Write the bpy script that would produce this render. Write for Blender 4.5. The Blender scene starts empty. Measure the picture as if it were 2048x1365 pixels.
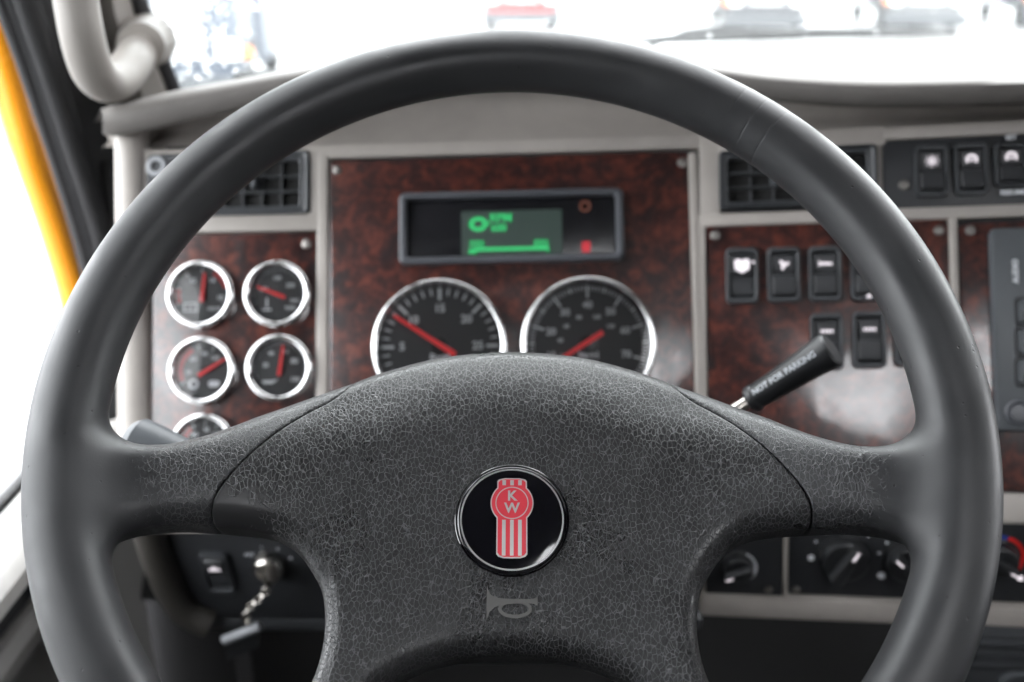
import bpy, bmesh, math, random
import numpy as np
from mathutils import Vector, Matrix
random.seed(7)
rng = np.random.default_rng(11)
scene = bpy.context.scene
COL = scene.collection
R = math.radians
PI = math.pi

# ------------------------------------------------------------------ camera
FPX = 2000.0                      # focal length in pixels of the 2048 px wide photograph
PITCH = R(21.5)
EYE = Vector((0, 0, 2.4))
AX = Vector((1, 0, 0))
AF = Vector((0, math.cos(PITCH), -math.sin(PITCH)))
AU = Vector((0, math.sin(PITCH), math.cos(PITCH)))
CAMROT = Matrix((AX, AU, -AF)).transposed().to_4x4()
cam_data = bpy.data.cameras.new('camera')
cam = bpy.data.objects.new('camera', cam_data)
COL.objects.link(cam)
cam.matrix_world = Matrix.Translation(EYE) @ CAMROT
cam_data.sensor_width = 36.0
cam_data.lens = FPX / 2048 * 36.0
cam_data.clip_start = 0.01
cam_data.clip_end = 600
cam_data.dof.use_dof = True
cam_data.dof.focus_distance = 0.478
cam_data.dof.aperture_fstop = 5.6
scene.camera = cam

# ------------------------------------------------------------------ light: an overcast day outside the cab
EXPO = 3.4
GAIN = 2 ** EXPO
world = bpy.data.worlds.new('World')
scene.world = world
world.use_nodes = True
wn = world.node_tree
bg = wn.nodes['Background']
bg.inputs[0].default_value = (0.96, 0.97, 1.0, 1)
bg.inputs[1].default_value = 1.0
scene.view_settings.view_transform = 'Standard'
scene.view_settings.look = 'None'
scene.view_settings.exposure = EXPO
scene.view_settings.gamma = 1.0
scene.view_settings.use_curve_mapping = False
scene.cycles.use_denoising = True
scene.cycles.max_bounces = 6
scene.cycles.diffuse_bounces = 4
scene.cycles.glossy_bounces = 4
scene.cycles.use_adaptive_sampling = True
scene.cycles.adaptive_threshold = 0.02
scene.cycles.transparent_max_bounces = 16
scene.cycles.sample_clamp_indirect = 6.0
scene.cycles.caustics_reflective = False
scene.cycles.caustics_refractive = False



# ------------------------------------------------------------------ helpers
def cam2w(x, y, z):
    return EYE + AX * x + AU * y + AF * z


def P(u, v, z):
    """photograph pixel at depth z (m along the camera axis) -> world point"""
    return cam2w((u - 1024) / FPX * z, (682.5 - v) / FPX * z, z)


def P_x(u, v, x):
    """photograph pixel on the vertical plane at world x"""
    z = x * FPX / (u - 1024)
    return P(u, v, z)


class Frame:
    def __init__(s, origin, yaw=0, lean=0, roll=0):
        s.O = origin
        rot = Matrix.Rotation(R(roll), 4, 'Z') @ Matrix.Rotation(R(-yaw), 4, 'Y') @ Matrix.Rotation(R(-lean), 4, 'X')
        s.M = Matrix.Translation(origin) @ (CAMROT @ rot)
        s.Mi = s.M.inverted()
        s.n = (s.M.to_3x3() @ Vector((0, 0, 1))).normalized()

    def hit(s, u, v, h=0):
        d = P(u, v, 1.0) - EYE
        t = (s.O + s.n * h - EYE).dot(s.n) / d.dot(s.n)
        return EYE + d * t

    def loc(s, u, v, h=0):
        return s.Mi @ s.hit(u, v, h)

    def px(s, u, v, h=0):
        return (s.hit(u, v, h) - EYE).dot(AF) / FPX

    def at(s, u, v, h=0):
        """matrix of the frame moved to the point under a pixel"""
        l = s.loc(u, v, h)
        return s.M @ Matrix.Translation(l)


class MB:
    def __init__(s):
        s.v, s.f = [], []

    def add(s, verts, faces):
        o = len(s.v)
        s.v += [tuple(p) for p in verts]
        s.f += [tuple(i + o for i in f) for f in faces]
        return s

    def rings(s, rings, close=True, cap0=False, cap1=False):
        n = len(rings[0])
        vs = [p for r in rings for p in r]
        fs = []
        for k in range(len(rings) - 1):
            for i in range(n if close else n - 1):
                j = (i + 1) % n
                fs.append((k * n + i, k * n + j, (k + 1) * n + j, (k + 1) * n + i))
        if cap0:
            fs.append(tuple(reversed(range(n))))
        if cap1:
            fs.append(tuple((len(rings) - 1) * n + i for i in range(n)))
        return s.add(vs, fs)

    def box(s, c, d):
        x, y, z = c
        a, b, e = d[0] / 2, d[1] / 2, d[2] / 2
        vs = [(x + i * a, y + j * b, z + k * e) for k in (-1, 1) for j in (-1, 1) for i in (-1, 1)]
        return s.add(vs, [(0, 2, 3, 1), (4, 5, 7, 6), (0, 1, 5, 4), (2, 6, 7, 3), (0, 4, 6, 2), (1, 3, 7, 5)])

    def rr(s, w, h, r, z0, z1, bev=0.0005, cx=0, cy=0):
        rg = [rrect(w, h, r, cx, cy, z0), rrect(w, h, r, cx, cy, z1 - bev)]
        for a in (0.5, 1.0):
            q = bev * (1 - math.cos(a * PI / 2))
            rg.append(rrect(w - 2 * q, h - 2 * q, max(r - q, 1e-4), cx, cy, z1 - bev + bev * math.sin(a * PI / 2)))
        return s.rings(rg, cap0=True, cap1=True)

    def frame(s, w, h, r, wi, hi, ri, z0, z1, bev=0.0006, cx=0, cy=0, zi=None):
        zi = z0 if zi is None else zi
        rg = [rrect(w, h, r, cx, cy, z0), rrect(w, h, r, cx, cy, z1 - bev),
              rrect(w - .6 * bev, h - .6 * bev, r, cx, cy, z1 - .3 * bev),
              rrect(w - 2 * bev, h - 2 * bev, max(r - bev, 1e-4), cx, cy, z1),
              rrect(wi + 2 * bev, hi + 2 * bev, ri + bev, cx, cy, z1),
              rrect(wi + .6 * bev, hi + .6 * bev, ri, cx, cy, z1 - .3 * bev),
              rrect(wi, hi, ri, cx, cy, z1 - bev), rrect(wi, hi, ri, cx, cy, zi)]
        return s.rings(rg)

    def lathe(s, prof, n=32, cx=0, cy=0, cap0=False, cap1=False):
        rg = [[(cx + r * math.cos(2 * PI * i / n), cy + r * math.sin(2 * PI * i / n), z) for i in range(n)] for r, z in prof]
        return s.rings(rg, cap0=cap0, cap1=cap1)

    def poly(s, pts, z0, z1):
        n = len(pts)
        vs = [(x, y, z0) for x, y in pts] + [(x, y, z1) for x, y in pts]
        fs = [tuple(range(n, 2 * n)), tuple(reversed(range(n)))]
        fs += [(i, (i + 1) % n, n + (i + 1) % n, n + i) for i in range(n)]
        return s.add(vs, fs)

    def arc(s, r0, r1, a0, a1, z0, z1, n=16, cx=0, cy=0):
        o = [(cx + r1 * math.cos(a0 + (a1 - a0) * i / n), cy + r1 * math.sin(a0 + (a1 - a0) * i / n)) for i in range(n + 1)]
        q = [(cx + r0 * math.cos(a0 + (a1 - a0) * i / n), cy + r0 * math.sin(a0 + (a1 - a0) * i / n)) for i in range(n + 1)]
        for i in range(n):
            p4 = [q[i], o[i], o[i + 1], q[i + 1]]
            if a1 < a0:
                p4.reverse()
            s.poly(p4, z0, z1)
        return s

    def tube(s, pts, rad, n=12, cap=True, flat=1.0):
        pts = [Vector(p) for p in pts]
        if not hasattr(rad, '__len__'):
            rad = [rad] * len(pts)
        tn = []
        for i in range(len(pts)):
            a, b = pts[max(i - 1, 0)], pts[min(i + 1, len(pts) - 1)]
            tn.append((b - a).normalized())
        up = Vector((0, 0, 1)) if abs(tn[0].z) < .9 else Vector((1, 0, 0))
        nn = (up - tn[0] * up.dot(tn[0])).normalized()
        rg = []
        for i, p in enumerate(pts):
            nn = (nn - tn[i] * nn.dot(tn[i])).normalized()
            bb = tn[i].cross(nn)
            rg.append([tuple(p + (nn * math.cos(2 * PI * k / n) + bb * math.sin(2 * PI * k / n) * flat) * rad[i]) for k in range(n)])
        return s.rings(rg, cap0=cap, cap1=cap)

    def mesh(s, name, smooth=True, ang=32):
        me = bpy.data.meshes.new(name)
        me.from_pydata(s.v, [], s.f)
        bm = bmesh.new()
        bm.from_mesh(me)
        bmesh.ops.recalc_face_normals(bm, faces=bm.faces)
        bm.to_mesh(me)
        bm.free()
        if smooth:
            me.shade_smooth()
            me.set_sharp_from_angle(angle=R(ang))
        return me

    def build(s, name, mat, parent=None, basis=None, smooth=True, ang=32):
        return obj(name, s.mesh(name, smooth, ang), mat, parent, basis)


def rrect(w, h, r, cx=0, cy=0, z=None, n=5):
    r = min(r, w / 2 - 1e-5, h / 2 - 1e-5)
    out = []
    for (sx, sy, a0) in ((1, 1, 0), (-1, 1, 90), (-1, -1, 180), (1, -1, 270)):
        for k in range(n + 1):
            a = R(a0 + 90 * k / n)
            p = (cx + sx * (w / 2 - r) + r * math.cos(a), cy + sy * (h / 2 - r) + r * math.sin(a))
            out.append(p if z is None else (p[0], p[1], z))
    return out


def spline(pts, n=8, closed=False):
    pts = [np.array(p, float) for p in pts]
    m = len(pts)
    out = []
    for i in range(m if closed else m - 1):
        if closed:
            p0, p1, p2, p3 = pts[(i - 1) % m], pts[i], pts[(i + 1) % m], pts[(i + 2) % m]
        else:
            p0, p1, p2, p3 = pts[max(i - 1, 0)], pts[i], pts[i + 1], pts[min(i + 2, m - 1)]
        for k in range(n):
            t = k / n
            out.append(.5 * ((2 * p1) + (-p0 + p2) * t + (2 * p0 - 5 * p1 + 4 * p2 - p3) * t * t + (-p0 + 3 * p1 - 3 * p2 + p3) * t ** 3))
    if not closed:
        out.append(pts[-1])
    return [tuple(p) for p in out]


def obj(name, me, mat, parent=None, basis=None):
    o = bpy.data.objects.new(name, me)
    COL.objects.link(o)
    if mat and not me.materials:
        me.materials.append(mat)
    if parent is not None:
        o.parent = parent
    if basis is not None:
        o.matrix_basis = basis
    return o


def tag(o, label=None, cat=None, group=None, kind=None):
    if label:
        o['label'] = label
    if cat:
        o['category'] = cat
    if group:
        o['group'] = group
    if kind:
        o['kind'] = kind
    return o


def thing(name, label, cat, M=None, group=None):
    e = bpy.data.objects.new(name, None)
    COL.objects.link(e)
    e.empty_display_size = .01
    if M is not None:
        e.matrix_basis = M
    return tag(e, label, cat, group)


T = lambda x, y, z=0: Matrix.Translation((x, y, z))
_txt = {}


def text_mb(mb, s, size, cx, cy, z0=0, dz=0.00025, rot=0, bold=True):
    """add flat lettering (default font, real geometry) centred at cx, cy"""
    if s not in _txt:
        cu = bpy.data.curves.new('t', 'FONT')
        cu.body = s
        cu.align_x = 'CENTER'
        cu.align_y = 'CENTER'
        cu.size = 1.0
        cu.resolution_u = 3
        if bold:
            cu.offset = 0.03
        o = bpy.data.objects.new('t', cu)
        COL.objects.link(o)
        bpy.context.view_layer.update()
        dg = bpy.context.evaluated_depsgraph_get()
        me = bpy.data.meshes.new_from_object(o.evaluated_get(dg))
        vs = [tuple(v.co) for v in me.vertices]
        fs = [tuple(p.vertices) for p in me.polygons]
        bpy.data.objects.remove(o)
        bpy.data.curves.remove(cu)
        bpy.data.meshes.remove(me)
        _txt[s] = (vs, fs)
    vs, fs = _txt[s]
    c, q = math.cos(rot), math.sin(rot)
    size = size / 0.72       # size = cap height
    mb.add([(cx + (x * c - y * q) * size, cy + (x * q + y * c) * size, z0 + dz) for x, y, _ in vs], fs)
    return mb


# ------------------------------------------------------------------ materials
def new_mat(name):
    m = bpy.data.materials.new(name)
    m.use_nodes = True
    nt = m.node_tree
    return m, nt, nt.nodes['Principled BSDF']


def N(nt, t, **kw):
    n = nt.nodes.new(t)
    for k, v in kw.items():
        if k.startswith('i_'):
            n.inputs[k[2:].replace('_', ' ')].default_value = v
        else:
            setattr(n, k, v)
    return n


def L(nt, a, b):
    nt.links.new(a, b)


def math_n(nt, op, a, b=None, clamp=False):
    n = nt.nodes.new('ShaderNodeMath')
    n.operation = op
    n.use_clamp = clamp
    for i, x in enumerate((a, b)):
        if x is None:
            continue
        if isinstance(x, (int, float)):
            n.inputs[i].default_value = x
        else:
            nt.links.new(x, n.inputs[i])
    return n.outputs[0]


def sstep(nt, x, a, b, lo=0.0, hi=1.0):
    n = nt.nodes.new('ShaderNodeMapRange')
    n.interpolation_type = 'SMOOTHSTEP'
    nt.links.new(x, n.inputs[0])
    for i, v in zip((1, 2, 3, 4), (a, b, lo, hi)):
        n.inputs[i].default_value = v
    return n.outputs[0]


def ramp(nt, fac, stops, interp='LINEAR'):
    n = nt.nodes.new('ShaderNodeValToRGB')
    n.color_ramp.interpolation = interp
    el = n.color_ramp.elements
    while len(el) < len(stops):
        el.new(.5)
    for e, (p, c) in zip(el, stops):
        e.position = p
        e.color = (*c, 1)
    nt.links.new(fac, n.inputs[0])
    return n.outputs[0]


def plastic(name, col, rough=.5, bump=0.0, scale=900, coat=0, var=.12, metal=0, spec=.5):
    """moulded plastic / paint: fine grain relief, faint tone and gloss unevenness"""
    m, nt, b = new_mat(name)
    tc = N(nt, 'ShaderNodeTexCoord')
    no = N(nt, 'ShaderNodeTexNoise', i_Scale=14.0, i_Detail=5.0, i_Roughness=.65)
    L(nt, tc.outputs['Object'], no.inputs['Vector'])
    lo = tuple(c * (1 - var) for c in col)
    hi = tuple(min(c * (1 + var), 1) for c in col)
    L(nt, ramp(nt, no.outputs['Fac'], [(.3, lo), (.7, hi)]), b.inputs['Base Color'])
    L(nt, sstep(nt, no.outputs['Fac'], .25, .75, max(rough - .06, .02), rough + .06), b.inputs['Roughness'])
    b.inputs['Metallic'].default_value = metal
    b.inputs['Coat Weight'].default_value = coat
    b.inputs['Coat Roughness'].default_value = .08
    b.inputs['Specular IOR Level'].default_value = spec
    if bump:
        n2 = N(nt, 'ShaderNodeTexNoise', i_Scale=float(scale), i_Detail=2.0)
        L(nt, tc.outputs['Object'], n2.inputs['Vector'])
        bp = N(nt, 'ShaderNodeBump', i_Strength=bump, i_Distance=.00008)
        L(nt, n2.outputs['Fac'], bp.inputs['Height'])
        L(nt, bp.outputs[0], b.inputs['Normal'])
    return m


def emit(name, col, strength, base=(.02, .02, .02)):
    m, nt, b = new_mat(name)
    tc = N(nt, 'ShaderNodeTexCoord')
    no = N(nt, 'ShaderNodeTexNoise', i_Scale=300.0)
    L(nt, tc.outputs['Object'], no.inputs['Vector'])
    L(nt, ramp(nt, no.outputs['Fac'], [(.3, tuple(c * .85 for c in col)), (.7, col)]), b.inputs['Emission Color'])
    b.inputs['Base Color'].default_value = (*base, 1)
    b.inputs['Emission Strength'].default_value = strength / GAIN
    return m


def glass(name, tint=(1, 1, 1), veil=0.0, rough=0.0, refl=1.0, veil_col=(.9, .93, .95)):
    """thin pane: clear with Fresnel reflection and, if wanted, a milky dust film that stands in for veiling glare"""
    m, nt, b = new_mat(name)
    nt.nodes.remove(b)
    out = nt.nodes['Material Output']
    tr = N(nt, 'ShaderNodeBsdfTransparent')
    tr.inputs[0].default_value = (*tint, 1)
    gl = N(nt, 'ShaderNodeBsdfGlossy')
    gl.inputs['Roughness'].default_value = rough
    fr = N(nt, 'ShaderNodeFresnel', i_IOR=1.45)
    mx = N(nt, 'ShaderNodeMixShader')
    L(nt, math_n(nt, 'MULTIPLY', fr.outputs[0], refl), mx.inputs[0])
    L(nt, tr.outputs[0], mx.inputs[1])
    L(nt, gl.outputs[0], mx.inputs[2])
    last = mx.outputs[0]
    if veil:
        tc = N(nt, 'ShaderNodeTexCoord')
        no = N(nt, 'ShaderNodeTexNoise', i_Scale=3.0, i_Detail=6.0, i_Roughness=.7)
        L(nt, tc.outputs['Object'], no.inputs['Vector'])
        tl = N(nt, 'ShaderNodeBsdfTranslucent')
        tl.inputs[0].default_value = (*veil_col, 1)
        m2 = N(nt, 'ShaderNodeMixShader')
        L(nt, sstep(nt, no.outputs['Fac'], .2, .8, veil * .6, veil * 1.3), m2.inputs[0])
        L(nt, last, m2.inputs[1])
        L(nt, tl.outputs[0], m2.inputs[2])
        last = m2.outputs[0]
    L(nt, last, out.inputs['Surface'])
    return m


def wood_mat():
    m, nt, b = new_mat('burl_wood')
    tc = N(nt, 'ShaderNodeTexCoord')
    n0 = N(nt, 'ShaderNodeTexNoise', i_Scale=9.0, i_Detail=3.0)
    L(nt, tc.outputs['Object'], n0.inputs['Vector'])
    mixv = N(nt, 'ShaderNodeMix', data_type='VECTOR')
    mixv.inputs[0].default_value = .04
    L(nt, tc.outputs['Object'], mixv.inputs[4])
    L(nt, n0.outputs['Color'], mixv.inputs[5])
    n1 = N(nt, 'ShaderNodeTexNoise', i_Scale=80.0, i_Detail=5.0, i_Roughness=.68, i_Distortion=.5)
    L(nt, mixv.outputs[1], n1.inputs['Vector'])
    n2 = N(nt, 'ShaderNodeTexNoise', i_Scale=120.0, i_Detail=4.0, i_Roughness=.7, i_Distortion=.4)
    L(nt, mixv.outputs[1], n2.inputs['Vector'])
    c1 = ramp(nt, n1.outputs['Fac'], [(.36, (.016, .010, .011)), (.45, (.038, .014, .013)), (.53, (.076, .021, .016)), (.61, (.118, .031, .021)), (.74, (.155, .043, .027))])
    c2 = ramp(nt, n2.outputs['Fac'], [(.36, (.16, .14, .16)), (.56, (1, 1, 1))])
    mx = N(nt, 'ShaderNodeMix', data_type='RGBA', blend_type='MULTIPLY')
    mx.inputs[0].default_value = .7
    L(nt, c1, mx.inputs[6])
    L(nt, c2, mx.inputs[7])
    L(nt, mx.outputs[2], b.inputs['Base Color'])
    b.inputs['Roughness'].default_value = .33
    b.inputs['Coat Weight'].default_value = 1.0
    n3 = N(nt, 'ShaderNodeTexNoise', i_Scale=22.0, i_Detail=4.0, i_Roughness=.6)
    L(nt, tc.outputs['Object'], n3.inputs['Vector'])
    L(nt, sstep(nt, n3.outputs['Fac'], .35, .65, .05, .22), b.inputs['Coat Roughness'])
    b.inputs['Coat IOR'].default_value = 1.55
    return m


def wheel_mat(name, grain=True, rim_fade=True):
    """moulded polyurethane: leather grain on the pad and spokes that dies out into the smooth rim"""
    m, nt, b = new_mat(name)
    tc = N(nt, 'ShaderNodeTexCoord')
    sx = N(nt, 'ShaderNodeSeparateXYZ')
    L(nt, tc.outputs['Object'], sx.inputs[0])
    x, y, z = sx.outputs
    big = N(nt, 'ShaderNodeTexNoise', i_Scale=22.0, i_Detail=4.0, i_Roughness=.6)
    L(nt, tc.outputs['Object'], big.inputs['Vector'])
    fine = N(nt, 'ShaderNodeTexNoise', i_Scale=1000.0, i_Detail=2.0)
    L(nt, tc.outputs['Object'], fine.inputs['Vector'])
    # pores of the worn rim
    vp = N(nt, 'ShaderNodeTexVoronoi', i_Scale=150.0)
    L(nt, tc.outputs['Object'], vp.inputs['Vector'])
    wn_ = N(nt, 'ShaderNodeTexWhiteNoise')
    L(nt, vp.outputs['Position'], wn_.inputs['Vector'])
    sel = math_n(nt, 'GREATER_THAN', wn_.outputs['Value'], .72)
    pore = math_n(nt, 'MULTIPLY', sstep(nt, vp.outputs['Distance'], .05, .12, 1, 0), sel)
    h = math_n(nt, 'MULTIPLY', fine.outputs['Fac'], .09 if rim_fade else .015)
    h = math_n(nt, 'SUBTRACT', h, math_n(nt, 'MULTIPLY', pore, .6))
    k = 1.25 if rim_fade else .50
    base0 = ramp(nt, big.outputs['Fac'], [(.3, tuple(k * c for c in (.0225, .0232, .0248))), (.7, tuple(k * c for c in (.0315, .0323, .0342)))])
    # dust specks and lint
    vd = N(nt, 'ShaderNodeTexVoronoi', i_Scale=75.0)
    L(nt, tc.outputs['Object'], vd.inputs['Vector'])
    wd = N(nt, 'ShaderNodeTexWhiteNoise')
    L(nt, vd.outputs['Position'], wd.inputs['Vector'])
    speck = math_n(nt, 'MULTIPLY', sstep(nt, vd.outputs['Distance'], .02, .035, 1, 0), math_n(nt, 'GREATER_THAN', wd.outputs['Value'], .62))
    dm = N(nt, 'ShaderNodeMix', data_type='RGBA')
    L(nt, math_n(nt, 'MULTIPLY', speck, .12 if rim_fade else .6), dm.inputs[0])
    L(nt, base0, dm.inputs[6])
    dm.inputs[7].default_value = (.30, .30, .30, 1)
    pk = N(nt, 'ShaderNodeMix', data_type='RGBA')
    L(nt, math_n(nt, 'MULTIPLY', pore, .7 if rim_fade else 0.0), pk.inputs[0])
    L(nt, dm.outputs[2], pk.inputs[6])
    pk.inputs[7].default_value = (.006, .006, .006, 1)
    base = pk.outputs[2]
    rough = sstep(nt, big.outputs['Fac'], .3, .7, .40, .56)
    # grain
    wv = N(nt, 'ShaderNodeTexNoise', i_Scale=260.0, i_Detail=3.0)
    L(nt, tc.outputs['Object'], wv.inputs['Vector'])
    mixv = N(nt, 'ShaderNodeMix', data_type='VECTOR')
    mixv.inputs[0].default_value = .0016
    mp = N(nt, 'ShaderNodeMapping')
    mp.inputs['Rotation'].default_value = (0, 0, .5)
    mp.inputs['Scale'].default_value = (1.25, .8, .9)
    L(nt, tc.outputs['Object'], mp.inputs[0])
    L(nt, mp.outputs[0], mixv.inputs[4])
    L(nt, wv.outputs['Color'], mixv.inputs[5])
    vo = N(nt, 'ShaderNodeTexVoronoi', feature='DISTANCE_TO_EDGE', i_Scale=400.0)
    L(nt, mixv.outputs[1], vo.inputs['Vector'])
    vo2 = N(nt, 'ShaderNodeTexVoronoi', feature='DISTANCE_TO_EDGE', i_Scale=900.0)
    L(nt, mixv.outputs[1], vo2.inputs['Vector'])
    lines = math_n(nt, 'MULTIPLY', sstep(nt, vo.outputs['Distance'], .0, .085, 1, 0), sstep(nt, wv.outputs['Fac'], .38, .56, .75, 1.0))
    lines2 = sstep(nt, vo2.outputs['Distance'], .0, .11, 1, 0)
    pat = math_n(nt, 'MAXIMUM', math_n(nt, 'MULTIPLY', lines, 1.0), math_n(nt, 'MULTIPLY', lines2, .18))
    pat = math_n(nt, 'MULTIPLY', pat, sstep(nt, wv.outputs['Fac'], .3, .6, .75, 1.0))
    bulge = math_n(nt, 'ADD', math_n(nt, 'MULTIPLY', sstep(nt, vo.outputs['Distance'], .0, .26, 0, 1), 1.0), math_n(nt, 'MULTIPLY', sstep(nt, vo2.outputs['Distance'], .0, .3, 0, 1), .35))
    rad = math_n(nt, 'SQRT', math_n(nt, 'ADD', math_n(nt, 'MULTIPLY', x, x), math_n(nt, 'MULTIPLY', y, y)))
    radn = math_n(nt, 'ADD', rad, math_n(nt, 'MULTIPLY', math_n(nt, 'SUBTRACT', wv.outputs['Fac'], .5), .05))
    mask = sstep(nt, radn, .162, .178, 1, 0)
    # worn-smooth tip of the pad on the driver's left
    tx = math_n(nt, 'ADD', x, .138)
    ty = math_n(nt, 'ADD', y, .052)
    td = math_n(nt, 'SQRT', math_n(nt, 'ADD', math_n(nt, 'MULTIPLY', tx, tx), math_n(nt, 'MULTIPLY', math_n(nt, 'MULTIPLY', ty, ty), 2.2)))
    td = math_n(nt, 'ADD', td, math_n(nt, 'MULTIPLY', math_n(nt, 'SUBTRACT', wv.outputs['Fac'], .5), .045))
    if not rim_fade:
        mask = sstep(nt, td, .020, .030, 0, 1)
        wm = N(nt, 'ShaderNodeMix', data_type='RGBA')
        L(nt, mask, wm.inputs[0])
        wm.inputs[6].default_value = (.034, .034, .036, 1)
        L(nt, base, wm.inputs[7])
        base = wm.outputs[2]
    pm = math_n(nt, 'MULTIPLY', pat, mask)
    col = N(nt, 'ShaderNodeMix', data_type='RGBA')
    L(nt, math_n(nt, 'MULTIPLY', pm, .85), col.inputs[0])
    L(nt, base, col.inputs[6])
    col.inputs[7].default_value = (.105, .107, .112, 1)  # paler grain lines: light caught by the ridges put into the colour
    L(nt, col.outputs[2], b.inputs['Base Color'])
    h = math_n(nt, 'ADD', h, math_n(nt, 'MULTIPLY', pm, 1.1))
    if rim_fade:
        ang = math_n(nt, 'ARCTAN2', y, x)
        for a in GROOVES:
            g = sstep(nt, math_n(nt, 'ABSOLUTE', math_n(nt, 'SUBTRACT', ang, a)), .0005, .0045, 1, 0)
            h = math_n(nt, 'SUBTRACT', h, math_n(nt, 'MULTIPLY', math_n(nt, 'MULTIPLY', g, sstep(nt, big.outputs['Fac'], .35, .6, .25, 1.0)), .6))
    bp = N(nt, 'ShaderNodeBump', i_Strength=.8, i_Distance=.0004)
    L(nt, h, bp.inputs['Height'])
    L(nt, bp.outputs[0], b.inputs['Normal'])
    L(nt, math_n(nt, 'SUBTRACT', rough, math_n(nt, 'MULTIPLY', mask, .14)), b.inputs['Roughness'])
    b.inputs['Specular IOR Level'].default_value = .55
    return m


GROOVES = (.958, .900, .842)
M = {}
M['wood'] = wood_mat()
M['rim'] = wheel_mat('rim_polyurethane', rim_fade=True)
M['pad'] = wheel_mat('pad_polyurethane', rim_fade=False)
M['beige'] = plastic('beige_plastic', (.38, .35, .322), .48, bump=.25, scale=1400, var=.11)
M['beige_pad'] = plastic('grey_beige_vinyl', (.165, .154, .144), .62, bump=.5, scale=900, var=.11)
M['beige_shade'] = plastic('shaded_beige_plastic', (.045, .041, .036), .5, bump=.25)  # darker copy of the beige trim, its shade put into the colour
M['pillar'] = plastic('pale_trim', (.30, .278, .255), .55, bump=.2, var=.04)
M['black'] = plastic('black_plastic', (.018, .019, .021), .42, bump=.3, scale=1200)
M['charcoal'] = plastic('charcoal_plastic', (.045, .048, .053), .45, bump=.3, scale=1200)
M['panel'] = plastic('dark_panel', (.020, .0215, .0245), .5, bump=.35, scale=1500)
M['radio'] = plastic('slate_plastic', (.075, .082, .09), .5, bump=.3, scale=1500)
M['hole'] = plastic('dark_cavity', (.006, .006, .006), .8)
M['chrome'] = plastic('chrome', (.72, .72, .72), .10, metal=1, var=.03)
M['steel'] = plastic('worn_steel', (.55, .52, .48), .25, metal=1, var=.12)
M['screw'] = plastic('screw_steel', (.28, .265, .25), .5, metal=1)
M['dial'] = plastic('dial_black_hazed', (.055, .057, .060), .55)  # black dial lifted to grey, the lens haze put into its colour
M['print'] = plastic('white_print', (.78, .80, .84), .6)
M['printmid'] = plastic('pale_print', (.42, .44, .47), .6)
M['printdim'] = plastic('grey_print', (.33, .34, .36), .6)
M['needle'] = emit('needle_red', (.85, .045, .055), .22, base=(.85, .06, .065))
M['redprint'] = plastic('red_print', (.45, .03, .03), .6)
M['silver'] = plastic('silver_foil', (.75, .74, .73), .32, metal=.45, var=.15)
M['foil'] = plastic('ring_foil', (.42, .42, .42), .35, metal=.2, var=.3)
M['red'] = plastic('badge_red', (.78, .055, .08), .35, var=.06)
M['gloss'] = plastic('gloss_black', (.006, .006, .008), .06, coat=.5)
M['horn'] = plastic('horn_relief', (.115, .113, .108), .55, bump=.4)
M['lens'] = glass('gauge_lens')
M['orange'] = plastic('orange_paint', (.95, .36, .010), .25, coat=1, var=.04)
M['rubber'] = plastic('black_rubber', (.012, .012, .013), .6, bump=.3)
M['rubber2'] = plastic('grey_rubber', (.03, .03, .032), .55, bump=.3)

# ------------------------------------------------------------------ the setting
def struct(name, mb, mat, smooth=True):
    return tag(mb.build(name, mat, smooth=smooth), kind='structure')


def ground_mat():
    m, nt, b = new_mat('wet_asphalt')
    tc = N(nt, 'ShaderNodeTexCoord')
    n1 = N(nt, 'ShaderNodeTexNoise', i_Scale=.16, i_Detail=8.0, i_Roughness=.6)
    L(nt, tc.outputs['Object'], n1.inputs['Vector'])
    L(nt, ramp(nt, n1.outputs['Fac'], [(.35, (.055, .055, .057)), (.65, (.26, .26, .26))]), b.inputs['Base Color'])
    L(nt, sstep(nt, n1.outputs['Fac'], .4, .6, .25, .6), b.inputs['Roughness'])
    return m


g = MB()
g.add([(-300, -100, 0), (300, -100, 0), (300, 400, 0), (-300, 400, 0)], [(0, 1, 2, 3)])
struct('ground', g, ground_mat(), False)

M['headliner'] = plastic('headliner', (.06, .058, .055), .85, bump=.4)
M['carpet'] = plastic('carpet', (.02, .02, .021), .95, bump=.6)
M['cabwall'] = plastic('cab_trim', (.05, .048, .046), .8, bump=.4)
HX0, HX1, HY0, HY1 = .20, .75, -1.0, -.20           # opening added in the unseen roof for the reflection on the wood
r_ = MB()
zc, tz = 2.90, .04
for (x0, x1, y0, y1) in ((-.49, HX0, -1.3, .86), (HX1, 1.62, -1.3, .86), (HX0, HX1, -1.3, HY0), (HX0, HX1, HY1, .86)):
    r_.box(((x0 + x1) / 2, (y0 + y1) / 2, zc), (x1 - x0, y1 - y0, tz))
struct('cab_roof', r_, M['headliner'], False)
struct('cab_rear_wall', MB().box((.5, -1.32, 2.03), (2.24, .04, 1.74)), M['cabwall'], False)
struct('cab_floor', MB().box((.5, 0, 1.13), (2.24, 2.6, .04)), M['carpet'], False)
struct('firewall', MB().box((.59, 1.08, 1.66), (2.06, .04, 1.06)).box((-.385, 1.18, 1.66), (.09, .36, 1.08)).box((-.465, 1.18, 1.48), (.07, .36, .70)).box((.62, 1.42, 1.66), (2.0, .04, 1.16)), M['carpet'], False)
s_ = MB().box((1.56, -.47, 2.03), (.06, 1.66, 1.74)).box((1.56, .25, 1.54), (.06, 2.1, .78)).box((1.56, .50, 2.71), (.06, .8, .38))
struct('cab_side_wall', s_, M['cabwall'], False)
s_ = MB().box((-.53, -.55, 2.03), (.06, 1.50, 1.74)).box((-.60, .25, 1.35), (.04, 2.1, .4)).box((-.53, .38, 2.71), (.06, .48, .38))
struct('cab_side_wall', s_, M['cabwall'], False)

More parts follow.
